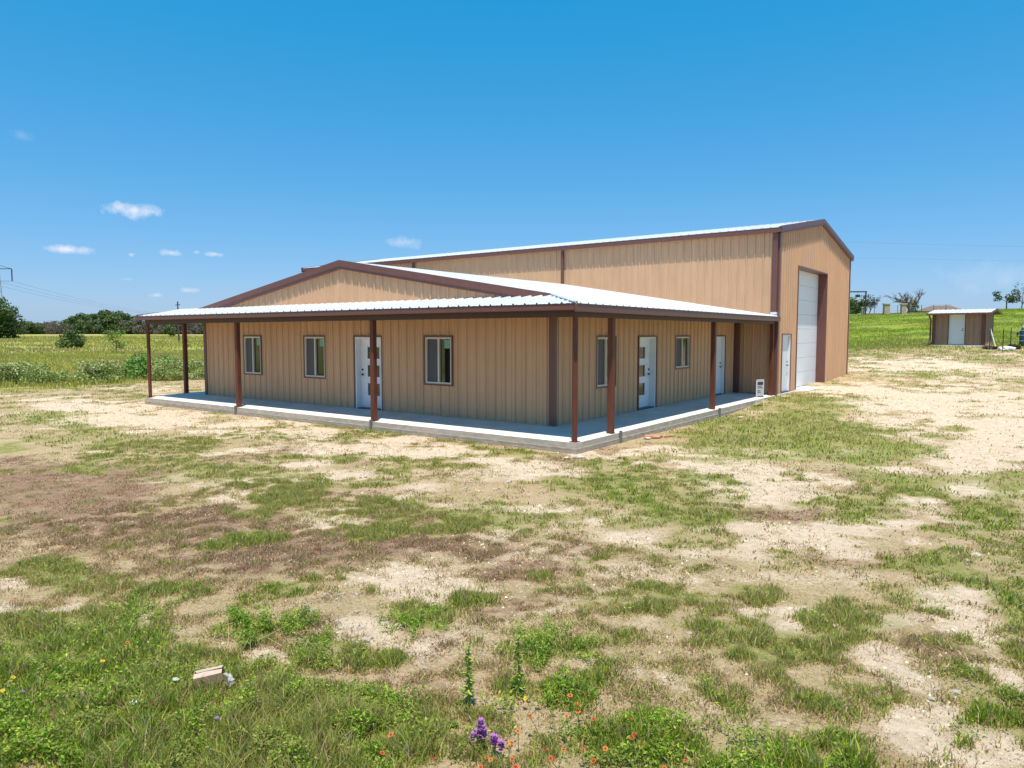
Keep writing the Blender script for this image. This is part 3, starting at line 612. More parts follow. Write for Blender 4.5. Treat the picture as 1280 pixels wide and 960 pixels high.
m=MB(); m.tube([(-.13,-.40,SH-.2),(-.10,-.12,SH-.5),(-.10,-.12,.45),(-.22,-.2,.12),(-.75,-.6,-.04),(-1.25,-.85,-.18)],.055,8); m.build('downspout',TRIM,sh,smooth=True)

# T-posts with wire beside the shed
fp=[(5.05,41.7),(5.76,40.9),(6.10,42.65),(7.4,42.9)]
fe=empty('wire_fence',(fp[0][0],fp[0][1],hz(*fp[0])),label='low wire fence on thin dark steel posts beside the brown shed',cat='fence')
for x,y in fp:
    m=MB(); z=hz(x,y)-hz(*fp[0]); m.box(x-fp[0][0]-.025,x-fp[0][0]+.025,y-fp[0][1]-.02,y-fp[0][1]+.02,z-.3,z+1.35); m.build('fence_post',METAL,fe)
m=MB()
for h in (.5,.85,1.15):
    m.tube([(x-fp[0][0],y-fp[0][1],hz(x,y)-hz(*fp[0])+h) for x,y in fp],.008,4)
m.build('fence_wire',METAL,fe)
# pressure tank, junk heap
tk=empty('water_tank',(6.75,45.2,hz(6.75,45.2)),label='dark teal upright water tank with grey cap at the right edge beside the shed',cat='tank')
MB().tube([(0,0,.0),(0,0,.06),(0,0,.12),(0,0,.95),(0,0,1.08),(0,0,1.14)],[.24,.26,.27,.27,.20,.08],16).build('tank_body',TEAL,tk,smooth=True)
MB().tube([(0,0,1.12),(0,0,1.18),(0,0,1.32)],[.17,.19,.12],14).build('cap',GALV,tk,smooth=True)
for p_ in ([(-.22,-.05,.9),(-.36,-.05,.85),(-.38,-.05,.6)],[(-.2,-.15,.05),(-.45,-.2,.05),(-.7,-.1,.0)]): MB().tube(p_,.055,8).build('pipe_fitting',BLACKP,tk,smooth=True)
def blob(r,sx=1,sy=1,sz=1,seed=0,rough=.3,sub=2):
    import bmesh
    bm=bmesh.new(); bmesh.ops.create_icosphere(bm,subdivisions=sub,radius=r); rr=random.Random(seed)
    for v in bm.verts:
        k=1+rr.uniform(-rough,rough); v.co=Vector((v.co.x*sx*k,v.co.y*sy*k,v.co.z*sz*k))
    m=MB(); m.v=[tuple(v.co) for v in bm.verts]; m.f=[tuple(v.index for v in f.verts) for f in bm.faces]; bm.free(); return m
def at(o,x,y,dz=0,rz=0): o.location=(x,y,hz(x,y)+dz); o.rotation_euler[2]=rz; return o
at(blob(.42,1.1,.7,.42,3,.18,3).build('plastic_sheeting',PAPER,None,label='crumpled white plastic heap behind the thin fence posts near the shed',cat='rubbish'),5.94,41.6,.08)
at(blob(.34,1.1,.9,.55,5,.2,2).build('dirt_pile',mat('dark_soil',(.07,.05,.045),.9,0,.2,.2,8,.5,20),None,label='small dark soil heap leaning against the shed corner',cat='dirt pile'),4.95,42.3,.05)
def bucket(x,y,r,h,label,rz=0,tilt=0):
    e=empty('plant_pot',(x,y,hz(x,y)),rz,label=label,cat='pot',group='black pots by the shed fence')
    m=MB(); m.tube([(0,0,.0),(0,0,h)],[r*.75,r],14,False); m.f.append(tuple(reversed(range(14)))); m.build('pot_body',BLACKP,e)
    MB().tube([(0,0,h-.03),(0,0,h)],[r*1.06,r*1.08],14,False).build('rim',BLACKP,e); 
    s_=MB(); s_.poly(*[(math.cos(t_)*r*.9,math.sin(t_)*r*.9,h-.05) for t_ in np.linspace(0,2*math.pi,12,endpoint=False)]); s_.build('soil',bpy.data.materials['dark_soil'],e)
    e.rotation_euler[0]=tilt
bucket(6.20,42.1,.20,.34,'taller black plant pot beside the fence post right of the white heap'); bucket(6.50,42.4,.17,.22,'low black plant pot between the tall pot and the teal tank'); bucket(5.35,42.0,.15,.2,'small black pot between the soil heap and the white heap')
m=MB(); m.bar((0,0,0),(-.35,.25,1.25),.09,.03); m.v=m.v; at(m.build('leaning_board',VINYL,None,label='pale board leaning against the right side of the shed',cat='board'),5.30,43.4,0)

# ---------------------------------------------------------------- vegetation builders
def leafcloud(centers,radii,n,size,cols,flat=.0,seed=1,zsq=1.0,shell=.45):
    r=np.random.default_rng(seed); centers=np.array(centers,float); radii=np.array(radii,float)
    p=radii**2; p/=p.sum(); ci=r.choice(len(centers),n,p=p)
    d=r.normal(size=(n,3)); d/=np.linalg.norm(d,axis=1)[:,None]
    rad=radii[ci]*(shell+(1-shell)*r.random(n)**.6); rad[r.random(n)<.15]*=1.18
    pos=centers[ci]+d*rad[:,None]*np.array([1,1,zsq])
    nrm=d+r.normal(size=(n,3))*.7; nrm/=np.linalg.norm(nrm,axis=1)[:,None]
    a=np.cross(nrm,r.normal(size=(n,3))); a/=np.linalg.norm(a,axis=1)[:,None]; b_=np.cross(nrm,a)
    s=size*(.55+.9*r.random(n))[:,None]
    co=np.stack([pos-a*s*.5,pos-b_*s*.32,pos+a*s*.5,pos+b_*s*.32],1).reshape(-1,3)
    cols=np.array(cols); k=r.integers(0,len(cols),len(centers))
    cc=cols[k[ci]]*(.7+.6*r.random(n))[:,None]
    col=np.concatenate([np.repeat(cc,4,0),np.ones((n*4,1))],1)
    return co,col
def leafmesh(name,co,col,mat_=None):
    n=len(co)//4; return big_mesh(name,co,np.arange(n*4),np.arange(n)*4,np.full(n,4),mat_ or LEAF,{'col':col})
def limbs(m,base,top,r0,nl,rr,spread,seed,depth=2,taper=.35):
    R=random.Random(seed); tips=[]
    m.tube([base,(base+top)/2+Vector((R.uniform(-.1,.1),R.uniform(-.1,.1),0))*spread,top],[r0,r0*.8,r0*.6],7)
    def grow(p,d,l,r,k):
        pts=[p]; q=p.copy(); dd=d.copy()
        for i in range(3):
            dd=(dd+Vector((R.uniform(-1,1),R.uniform(-1,1),R.uniform(-.3,.6)))*.28).normalized(); q=q+dd*l/3; pts.append(q.copy())
        m.tube(pts,[r,r*.8,r*.6,r*.35],5); tips.append(q.copy())
        if k>0:
            for j in range(nl if k>1 else 3):
                s=pts[R.choice((1,2,3))]; nd_=(dd+Vector((R.uniform(-1,1),R.uniform(-1,1),R.uniform(-.5,.8)))*.9).normalized()
                grow(s,nd_,l*R.uniform(.45,.7),r*.5,k-1)
    for j in range(nl):
        a=2*math.pi*j/nl+R.uniform(-.4,.4); d=Vector((math.cos(a)*spread,math.sin(a)*spread,R.uniform(.5,1.0))).normalized()
        grow(base.lerp(top,R.uniform(.6,1)),d,rr,r0*.5,depth)
    return tips
GREENS=[(.075,.125,.030),(.105,.16,.038),(.06,.10,.03),(.13,.18,.045)]
def make_tree(name,label,cat,h,rad,cols=GREENS,n=2600,leaf=.42,seed=1,trunk=.22,group=None,crown_lo=.3,nclump=16,zsq=.8,dens_r=.42):
    e=empty(name,(0,0,0),label=label,cat=cat,group=group); R=random.Random(seed)
    m=MB(); limbs(m,Vector((0,0,-.3)),Vector((R.uniform(-.2,.2),0,h*.45)),trunk,4,h*.32,.8,seed,1); m.build('trunk',BARK,e)
    cs_=[];rs=[]
    for k in range(nclump):
        a=R.uniform(0,6.283); q=R.random()**.5; z=R.uniform(crown_lo,.86); fall=math.sin(min(1,(1.02-z)/(1-crown_lo)*1.05+.25)*math.pi/2)
        cs_.append((math.cos(a)*rad*.72*q*fall,math.sin(a)*rad*.72*q*fall,h*z)); rs.append(rad*dens_r*R.uniform(.6,1.15))
    co,col=leafcloud(cs_,rs,n,leaf,cols,seed=seed,zsq=zsq); o=bpy.data.objects.new('crown',leafmesh('crown',co,col)); link(o,e)
    return e
def make_bare(name,label,cat,h,seed,cols=None,n=0,leaf=.3,group=None,bark=DEADB,r0=.18,depth=3,nl=4,spread=.9):
    e=empty(name,(0,0,0),label=label,cat=cat,group=group); m=MB()
    tips=limbs(m,Vector((0,0,-.3)),Vector((.1,0,h*.32)),r0,nl,h*.42,spread,seed,depth); m.build('trunk',bark,e)
    if n:
        cs_=[tuple(t_) for t_ in tips]; co,col=leafcloud(cs_,[h*.10]*len(cs_),n,leaf,cols,seed=seed,shell=.1)
        o=bpy.data.objects.new('crown',leafmesh('crown',co,col)); link(o,e)
    return e
def put(e,x,y,s=1,rz=0,dz=0,label=None,sz=None):
    e.location=(x,y,hz(x,y)+dz); e.rotation_euler=(0,0,rz); e.scale=(s,s,sz or s)
    if label: e['label']=label
    return e
# ---- big oak at the left edge and the far treeline
put(make_tree('oak_tree','large dark oak at the far left edge of the pasture','tree',8.6,6.0,[(.045,.08,.022),(.065,.11,.028),(.09,.14,.035)],9000,.5,11,.4,crown_lo=.16,nclump=34,zsq=.85,dens_r=.34),-169,44.5)
protoA=make_tree('pasture_tree','rounded dark green tree standing in the distant clump left of the building','tree',9.0,6.2,GREENS,3800,.75,21,.3,'trees of the distant treeline',.02,26,.8,.38)
protoB=make_tree('pasture_tree','smaller mid green tree in the distant treeline on the left','tree',6.5,4.6,[(.09,.135,.04),(.12,.16,.05),(.08,.12,.045)],2600,.7,22,.25,'trees of the distant treeline',.02,20,.75,.42)
BRN=[(.21,.16,.14),(.17,.145,.12),(.25,.18,.16),(.12,.14,.07)]
protoC=make_tree('leafless_tree','greyish brown half bare tree in the distant treeline','tree',7.0,4.4,BRN,1500,.6,23,.25,'half bare trees of the distant treeline',.02,20,.8,.40)
used={}
def place(proto,x,y,s,label=None,sz=None):
    e=proto if id(proto) not in used else copy_tree(proto); used[id(proto)]=1
    return put(e,x,y,s,random.uniform(0,6.28),label=label,sz=sz)
TL=[('A', -341.6, 129.1, 0.92), ('A', -343.4, 135.2, 1.05), ('A', -328.1, 134.1, 1.05), ('A', -328.0, 139.2, 1.2), ('A', -314.4, 136.7, 1.05), ('A', -316.3, 140.3, 0.9), ('B', -320.7, 123.4, 0.95), ('B', -311.3, 124.2, 0.9), ('A', -352.7, 130.8, 0.8), ('B', -386.5, 110.0, 0.79), ('B', -389.7, 113.2, 0.78), ('B', -391.3, 115.4, 0.58), ('B', -362.3, 107.8, 0.58), ('B', -362.2, 109.3, 0.6), ('C', -347.4, 106.4, 0.79), ('C', -344.3, 106.9, 0.55), ('B', -375.8, 119.7, 0.84), ('B', -349.5, 112.1, 0.84), ('B', -342.3, 111.4, 0.84), ('C', -346.9, 114.6, 0.66), ('B', -343.7, 115.0, 0.65), ('B', -358.6, 122.5, 0.76), ('C', -345.2, 119.0, 0.64), ('C', -334.9, 117.1, 0.69), ('C', -337.0, 119.5, 0.83), ('C', -340.1, 122.9, 0.67), ('C', -341.5, 125.3, 0.66), ('C', -321.3, 119.4, 0.6), ('C', -295.7, 130.0, 0.82), ('B', -304.5, 136.0, 0.86), ('B', -292.3, 131.8, 0.97), ('C', -287.6, 131.4, 1.03), ('C', -308.1, 142.8, 0.86), ('C', -325.4, 152.9, 0.91), ('C', -296.2, 140.0, 0.99), ('C', -325.7, 156.8, 0.8), ('B', -303.8, 147.1, 0.87), ('B', -294.1, 143.7, 0.83), ('C', -279.9, 138.1, 1.02), ('B', -291.1, 145.3, 0.81), ('B', -316.4, 161.0, 0.94), ('C', -280.7, 143.8, 0.86), ('B', -285.1, 147.6, 0.89), ('C', -312.8, 165.1, 0.89), ('C', -290.0, 154.3, 0.84), ('C', -273.0, 146.4, 1.0), ('C', -293.5, 159.9, 0.9), ('C', -286.4, 157.6, 0.9), ('B', -279.5, 155.4, 0.99), ('B', -290.6, 164.1, 0.98), ('C', -421.5, 135.8, 0.77), ('C', -421.6, 140.3, 0.79), ('B', -402.4, 136.6, 0.89), ('C', -398.9, 138.7, 0.9), ('C', -391.6, 139.8, 0.86), ('C', -388.1, 142.5, 0.91), ('C', -404.8, 153.4, 0.94), ('B', -376.2, 145.6, 0.79), ('C', -388.3, 155.0, 0.88), ('B', -382.3, 156.7, 0.93), ('C', -369.0, 154.8, 0.84), ('C', -378.3, 163.5, 0.71), ('C', -372.5, 164.2, 0.75), ('B', -369.0, 167.1, 0.71), ('B', -351.6, 162.6, 0.92), ('B', -358.4, 169.3, 0.84), ('C', -352.2, 170.1, 0.85), ('B', -358.8, 177.8, 0.79), ('C', -359.7, 182.3, 0.92), ('C', -359.2, 186.7, 0.84), ('C', -343.9, 182.4, 0.78), ('C', -348.3, 189.3, 0.8), ('C', -334.6, 186.4, 0.74), ('C', -345.1, 196.8, 0.94)]
for kind,x,y,s in TL: place({'A':protoA,'B':protoB,'C':protoC}[kind],x,y,s)
# ---- lone plants in the pasture
put(make_tree('pasture_bush','dark twin bush alone in the pasture left of the porch','bush',2.1,1.75,[(.07,.11,.03),(.12,.18,.045),(.09,.14,.035)],2600,.22,31,.08,crown_lo=.12,nclump=12,zsq=1.1,dens_r=.42),-89.5,26.4)
put(make_tree('young_tree','slender lime green young tree with open crown in the pasture','tree',2.7,1.5,[(.16,.24,.04),(.20,.29,.05)],650,.17,32,.05,crown_lo=.25,nclump=10,zsq=.8,dens_r=.32),-70.3,23.2)
put(make_tree('small_tree','small round dark tree in front of the treeline beside the utility pole','tree',3.2,2.0,GREENS,1500,.35,33,.12,crown_lo=.25,nclump=10),-174,84)
# ---- utility pole
up=empty('utility_pole',(-120.2,57.0,hz(-120.2,57)),label='thin wooden utility pole rising behind the porch roof on the left',cat='pole')
MB().tube([(0,0,-.5),(0,0,7.4)],[.16,.11],8).build('pole_shaft',BARK,up); MB().box(-.7,.7,-.06,.06,6.7,6.85).build('crossarm',BARK,up)
# ---- transmission tower at the left edge with three conductors
def pylon(x,y,h,rz,label):
    e=empty('transmission_tower',(x,y,hz(x,y)),rz,label=label,cat='power pylon',group='transmission towers'); m=MB()
    for sx in (-1,1):
        for sy in (-1,1):
            m.bar((sx*1.7,sy*1.7,-1),(sx*.6,sy*.6,h*.86),.2,.2)
    zz=0
    for k in range(9):
        z0,z1=h*.86*k/9,h*.86*(k+1)/9; w0,w1=1.7-(1.1*k/9),1.7-(1.1*(k+1)/9)
        for sx,sy,tx,ty in ((-1,-1,1,-1),(1,-1,1,1),(1,1,-1,1),(-1,1,-1,-1)):
            m.bar((sx*w0,sy*w0,z0),(tx*w1,ty*w1,z1),.12,.12)
    m.bar((-.7,0,h*.86),(0,0,h),.2,.2); m.bar((.7,0,h*.86),(0,0,h),.2,.2); m.build('lattice_mast',GALV,e)
    for z in (h*.83,):
        a=MB(); a.bar((-5.6,0,z),(5.6,0,z),.24,.24); a.bar((-5.6,0,z),(0,0,z+1.6),.14,.14); a.bar((5.6,0,z),(0,0,z+1.6),.14,.14); a.build('crossarm',METAL,e)
    for x_ in (-5.6,0,5.6):
        MB().tube([(x_,0,h*.83-.1),(x_,0,h*.83-4.4)],.20,6).build('insulator',METAL,e)
    MB().bar((-5.6,0,h*.83-4.4),(5.6,0,h*.83-4.4),.10,.10).build('lower_tie',METAL,e)
    return e
P1=(-296.5,85.5); P2=(-833,482); prz=math.atan2(P2[1]-P1[1],P2[0]-P1[0])+math.pi/2
H1=28.5
pylon(P1[0],P1[1],H1,math.radians(38),'lattice power pylon cut off by the left edge of the picture')
z1=hz(*P1)+H1*.83-4.4; z2=34.0
for k,off in enumerate((-5.6,0,5.6)):
    a=Vector((P1[0]+math.cos(math.radians(38))*off,P1[1]+math.sin(math.radians(38))*off,z1)); b2=Vector((P2[0]+off*.8,P2[1]+off*.6,z2)); pts=[]
    for i in range(25):
        f_=i/24; p=a.lerp(b2,f_); p.z-=4*9*f_*(1-f_); pts.append(p)
    MB().tube(pts,.035,4).build('power_line',WIRE,None,label=['left conductor','middle conductor','right conductor'][k]+' of the power line running down from the pylon at the left edge',cat='power line',group='conductors of the transmission line')
# faint overhead lines above the hill at right
for k,(pa,pb) in enumerate((((-22.4, 129.0, 18.9), (7.0, 150.6, 18.0)),((-22.3, 128.8, 16.1), (7.1, 150.5, 15.4)))):
    pts=[]
    for i in range(21):
        f_=i/20; pts.append(tuple(a_+(b_-a_)*f_ for a_,b_ in zip(pa,pb)))
    MB().tube(pts,.011,4).build('overhead_line',WIRE,None,label=['upper','lower'][k]+' thin overhead line crossing the sky above the hill at right',cat='power line')

# ---- ranch entrance on the crest
def pillar(x,y,w_,h,label):
    e=empty('stone_pillar',(x,y,hz(x,y)),.5,label=label,cat='pillar',group='stone gate pillars on the hill')
    MB().box(-w_/2,w_/2,-w_/2,w_/2,-.5,h).build('shaft',PILLAR,e,bevel=.04); MB().box(-w_/2-.08,w_/2+.08,-w_/2-.08,w_/2+.08,h,h+.14).build('cap',STONE,e)
pillar(-12.05,95.6,.50,1.0,'pale slim stone pillar in front of the dark tree on the hill')
pillar(-9.35,96.3,.70,1.35,'brown stone pillar standing alone between the dark tree and the dead tree')
pillar(-7.35,96.6,.60,1.25,'pale stone pillar in front of the dead tree on the hill')
ga=empty('entrance_frame',(-11.7,94.9,hz(-11.7,94.9)),label='tall dark pipe gate frame at the building edge on the hill',cat='gate')
m=MB(); m.tube([(-4.6,-3.0,-.4),(-4.6,-3.0,3.2)],.07,8); m.tube([(0,0,-.4),(0,0,3.2)],.09,8); m.build('upright',METAL,ga); MB().tube([(-4.7,-3.05,3.2),(.1,.05,3.2)],.09,8).build('crossbar',METAL,ga)
m=MB(); m.tube([(-.9,-.6,3.15),(-.9,-.6,2.8)],.02,5); m.box(-1.2,-.6,-.65,-.55,2.45,2.8); m.build('hanging_plate',METAL,ga)
ff=empty('wire_fence',(-11.0,97.4,hz(-11,97.4)),label='faint wire fence on the hill crest between the stone pillars',cat='fence')
m=MB()
for h in (.45,.8,1.1): m.tube([(0,0,h),(4.5,.9,h+.05),(9,1.2,h+.05)],.018,4)
m.build('fence_wire',GALV,ff)
for i in range(7):
    MB().tube([(i*1.4,i*.22,-.3),(i*1.4,i*.22,1.2)],.035,5).build('fence_post',METAL,ff)
put(make_bare('dead_tree','leafless dead tree with twisted limbs on the hill behind the stone pillar','tree',3.0,77,r0=.26,depth=3,nl=5,spread=1.3),-7.2,100.3,1.3)
put(make_tree('hill_tree','dense dark green tree at the building edge on the hill crest','tree',3.0,1.9,GREENS,3200,.2,42,.12,crown_lo=.12,nclump=16),-13.9,101.1)
put(make_bare('hill_tree','thin grey half bare tree beside the dark tree on the hill','tree',2.8,43,[(.11,.10,.085),(.08,.09,.05),(.13,.10,.11)],900,.17,r0=.08),-12.3,101.6)
put(make_tree('hill_tree','small green tree on forked trunks right of the shed roof','tree',2.9,1.7,[(.05,.09,.02),(.075,.12,.03)],900,.2,44,.09,crown_lo=.42,nclump=9,dens_r=.36),4.0,100.5)
put(make_bare('bare_tree','pale twiggy tree at the far right edge behind the hill','tree',3.6,45,[(.10,.12,.09),(.16,.14,.13)],300,.16,r0=.08,spread=.7),5.6,99.3)
bn=empty('farm_house',(-5.2,112.5,hz(-5.2,112.5)-.35),math.radians(20),label='low brown-roofed house half hidden beyond the crest left of the shed',cat='house')
MB().box(-2.1,2.9,-1.5,1.5,-1.,1.25).build('wall',FARWALL,bn)
m=MB(); a=[(-2.7,-2.1,1.25),(3.5,-2.1,1.25),(3.5,2.1,1.25),(-2.7,2.1,1.25)]; r1,r2=(-.6,0,2.1),(1.9,0,2.15)
m.poly(a[0],a[1],r2,r1); m.poly(a[1],a[2],r2); m.poly(a[2],a[3],r1,r2); m.poly(a[3],a[0],r1); m.poly(*a[::-1]); m.build('roof',FARROOF,bn)
MB().box(-1.3,-.3,-1.53,-1.5,.2,.95).build('window',GLASS,bn)
put(make_tree('crest_bush','dark low bush against the left end of the brown-roofed house','bush',1.9,1.0,GREENS,900,.2,46,.06,crown_lo=.15,nclump=8),-8.0,110,dz=.5)

# ---- shrub belt on the left
SHR=[(-33.5,1.2,1.0,0),(-31.5,2.0,.9,1),(-30.6,4.0,1.0,0),(-32.2,6.3,1.15,2),(-31.0,7.6,1.0,1),(-30.5,8.9,.95,0),(-29.6,6.9,.85,1),(-29.2,10.4,.9,0),(-34.8,-.6,1.0,1),(-28.6,8.6,.7,1),(-33.4,9.4,1.0,2),(-28.0,12.2,.8,0)]
sp={}
SHC=[[(.24,.32,.08),(.30,.37,.11),(.38,.40,.18)],[(.32,.38,.12),(.42,.44,.20),(.27,.33,.09)],[(.13,.26,.045),(.18,.32,.06)]]
SHL=['mid green weedy shrub in the belt at the edge of the mown yard','pale grey-green shrub in the belt at the edge of the mown yard','rich dark green shrub just left of the corner porch post']
for x,y,s_,k in SHR:
    if k not in sp: sp[k]=make_tree('shrub',SHL[k],'shrub',1.05,1.35,SHC[k],2600,.11,60+k,.03,'shrubs along the edge of the yard',.08,16,.75,.36); e=sp[k]
    else: e=copy_tree(sp[k])
    put(e,x,y,s_,random.uniform(0,6.28))

# ---------------------------------------------------------------- grass (uncountable)
CAMX,CAMY=7.5228,-12.3987
def blades(name,label,x,y,h,wd,col,lean=.55,mat_=BLADE,seed=1,cat='grass'):
    r=np.random.default_rng(seed); n=len(x); z=height(x,y)
    a=r.random(n)*2*np.pi; ld=r.random(n)*2*np.pi; l=h*lean*(.2+r.random(n))
    ax,ay=np.cos(a)*wd*.5,np.sin(a)*wd*.5; lx,ly=np.cos(ld)*l,np.sin(ld)*l
    zz=z-.008
    hh=h*np.sqrt(np.clip(1-(l/h*.6)**2,.1,1))
    v=np.stack([np.stack([x-ax,y-ay,zz],1),np.stack([x+ax,y+ay,zz],1),
      np.stack([x+ax*.75+lx*.35,y+ay*.75+ly*.35,zz+hh*.62],1),np.stack([x-ax*.75+lx*.35,y-ay*.75+ly*.35,zz+hh*.62],1),
      np.stack([x+lx,y+ly,zz+hh*.95],1)],1).reshape(-1,3)
    b0=(np.arange(n)*5)[:,None]; f=np.concatenate([b0+np.array([[0,1,2,3]]),b0+np.array([[3,2,4]])],1).ravel()
    ls=(np.arange(n)*7)[:,None]+np.array([[0,4]]); lt=np.tile([4,3],n)
    dark=np.array([.55,.55,.85,.85,1.1]); dark=np.array([1.,1.,1.,1.,1.])
    c=np.concatenate([np.repeat(col,5,0),np.ones((n*5,1))],1)
    me=big_mesh(name,v,f,ls.ravel(),lt,mat_,{'col':c}); o=bpy.data.objects.new(name,me); link(o); tag(o,label,cat,kind='stuff'); return o
def outside(x,y): return ~((x>-17.75)&(x<.10)&(y>-.06)&(y<26))
CG=np.array([[.27,.43,.02],[.42,.52,.04],[.12,.27,.02],[.50,.50,.09],[.20,.36,.02]]); CS=np.array([[.60,.45,.23],[.44,.30,.14],[.70,.56,.35],[.42,.24,.14]]); CB=np.array([[.44,.26,.15],[.30,.18,.12],[.52,.37,.22],[.26,.14,.12]])
def pick(p,r,n): return p[r.integers(0,len(p),n)]*(.45+1.0*r.random(n)**1.3)[:,None]
def scatter(n,box,hs,ws,pg,seed,names,hscale=1.0,clumps=None):
    r=np.random.default_rng(seed); x0,x1,y0,y1=box
    x=x0+(x1-x0)*r.random(n); y=y0+(y1-y0)*r.random(n)
    lx=(x-CAMX)*math.cos(AZ)+(y-CAMY)*math.sin(AZ); lf=-(x-CAMX)*math.sin(AZ)+(y-CAMY)*math.cos(AZ)
    keep=outside(x,y)&(lf>1.5)&(np.abs(lx)<lf*.95+2.0); x,y,lf=x[keep],y[keep],lf[keep]
    W=cover(x,y); u=r.random(len(x)); cl=fbm(x,y,.17,2,81); cl2=fbm(x,y,.9,3,91)
    fw=field_w(x,y)
    G=np.clip(W['G']*(1.0-.15*np.clip(W['D'],0,1)),0,1.3)
    g=np.clip(G*.85+(cl-.5)*2.6*np.clip(.35+G,0,1)+(cl2-.5)*1.3+.10,0,1)
    s_=np.clip(.28+W['S']*.45+W['B']*.15+(cl2-.5)*.5,0,.75)*(1-np.clip(W['D'],0,1)*.78); b_=np.clip(W['B']*1.0+(cl-.5)*.4*(W['B']>0.1),0,.9)*(1-np.clip(W['D'],0,1)*.7)
    bare=(1-np.clip(W['D'],0,1)*np.where(G>.3,.3,.86)); g=g*bare
    kG=u<g*pg; kS=(~kG)&(u<g*pg+s_*pg*.8); kB=(~kG)&(~kS)&(u<(g+s_*.8+b_*1.0)*pg)
    for k,pal,hm,nm,lab,ln in ((kG,CG,1.0,names[0],'green grass blades growing in clumps across the yard',.7),(kS,CS,.7,names[1],'dry straw-coloured grass lying across the yard',1.35),(kB,CB,.5,names[2],'brown dead thatch lying on the left of the yard',1.4)):
        xx,yy=x[k],y[k]; n_=len(xx)
        if n_==0: continue
        hh=(hs[0]+(hs[1]-hs[0])*r.random(n_)**1.6)*hm*(.35+1.35*np.clip((cl[k]-.25)*1.8,0,1))
        if nm==names[0]: hh=hh*(.55+.55*np.clip(G[k],0,1.2)*(1+1.5*lush(xx,yy)))
        ww=ws[0]+(ws[1]-ws[0])*r.random(n_)
        col=pick(pal,r,n_)
        if nm==names[0]:
            t_=np.clip((fbm(xx,yy,1.4,3,101)-.5)*3+.55-.3*lush(xx,yy),0,1)[:,None]; col=col*(1-t_*.6)+np.array([.46,.42,.13])*(t_*.6)
            m_=r.random(n_)<.24; col[m_]=pick(CS,r,int(m_.sum()))
        blades(nm,lab,xx,yy,hh,ww,col,ln,seed=seed+3)
scatter(950000,(-3,9.5,-12,-5.2),(.03,.085),(.004,.009),.95,201,('green_grass','straw','thatch'))
scatter(620000,(-9,12,-9.2,0.3),(.025,.065),(.006,.011),.85,301,('green_grass','straw','thatch'))
scatter(650000,(-38,13,-6,26),(.04,.08),(.014,.024),.68,401,('green_grass','straw','thatch'))
scatter(160000,(-18,14,26,48),(.05,.10),(.020,.035),.6,451,('green_grass','straw','thatch'))
# pasture blades on the far left and on the hill
def pasture(n,box,seed,h,wd,pal,label):
    r=np.random.default_rng(seed); x=box[0]+(box[1]-box[0])*r.random(n); y=box[2]+(box[3]-box[2])*r.random(n)
    k=(r.random(n)<field_w(x,y))&(r.random(n)<np.clip((fbm(x,y,3.5,3,121)-.25)*3,0,1)); x,y=x[k],y[k]; n=len(x); c=fbm(x,y,9,3,131)[:,None]
    col=pick(pal,r,n)*(1-.0*c); t_=np.clip((c-.45)*4,0,1); col=col*(1-t_*.6)+np.array([.36,.30,.13])*t_*.6
    blades('pasture_grass',label,x,y,(h*(.5+.8*r.random(n))),wd*(.6+.8*r.random(n)),col,.5,seed=seed)
CP=np.array([[.46,.47,.06],[.57,.52,.10],[.66,.55,.22],[.40,.43,.05]]); CH=np.array([[.31,.42,.035],[.39,.48,.05],[.47,.46,.07],[.25,.36,.03]])
pasture(240000,(-75,-21,-12,40),501,.24,.03,CP,'tall olive and straw pasture grass beyond the left end of the building')
pasture(110000,(-190,-72,-25,95),551,.30,.10,CP,'paler grass of the far pasture before the treeline')
pasture(170000,(-16,16,32,100),601,.15,.03,CH,'bright green and yellow grass covering the hill behind the shed')
# broad leaves of low forbs in the near growth
def forbs(n,box,seed):
    r=np.random.default_rng(seed); x=box[0]+(box[1]-box[0])*r.random(n); y=box[2]+(box[3]-box[2])*r.random(n)
    lf=-(x-CAMX)*math.sin(AZ)+(y-CAMY)*math.cos(AZ); lx=(x-CAMX)*math.cos(AZ)+(y-CAMY)*math.sin(AZ)
    W=cover(x,y); k=(r.random(n)<np.clip(W['G']*lush(x,y)*1.4+.05*W['G'],0,1)*(1-.85*np.clip(W['D'],0,1))*np.clip(W['G']*3-.6,0,1)*np.clip((fbm(x,y,.16,2,141)-.36)*5,0,1))&(lf>1.8)&(np.abs(lx)<lf*.9+.5); x,y=x[k],y[k]; n=len(x)
    top=.03+.40*np.clip(fbm(x,y,.24,2,151)-.2,0,1)**1.7; z=height(x,y)+top*r.random(n)**.7
    pos=np.stack([x,y,z],1); d=r.normal(size=(n,3)); d[:,2]=np.abs(d[:,2])+.6; d/=np.linalg.norm(d,axis=1)[:,None]
    a=np.cross(d,r.normal(size=(n,3))); a/=np.linalg.norm(a,axis=1)[:,None]; b_=np.cross(d,a); s=(.006+.011*r.random(n))[:,None]
    co=np.stack([pos-a*s,pos-b_*s*.42,pos+a*s,pos+b_*s*.42],1).reshape(-1,3); c=fbm(x,y,.5,3,161)[:,None]
    col=pick(np.array([[.22,.40,.02],[.34,.50,.04],[.46,.54,.07],[.13,.28,.02],[.40,.40,.10]]),r,n); t_=np.clip((c-.52)*6,0,1); col=col*(1-.5*t_)+np.array([.28,.24,.08])*.5*t_
    o=bpy.data.objects.new('low_forbs',leafmesh('low_forbs',co,np.concatenate([np.repeat(col,4,0),np.ones((n*4,1))],1),BLADE)); link(o)
    tag(o,'broad-leaved green weeds filling the near grass','ground cover',kind='stuff')
forbs(1250000,(-1,8.5,-11.8,-6),701)

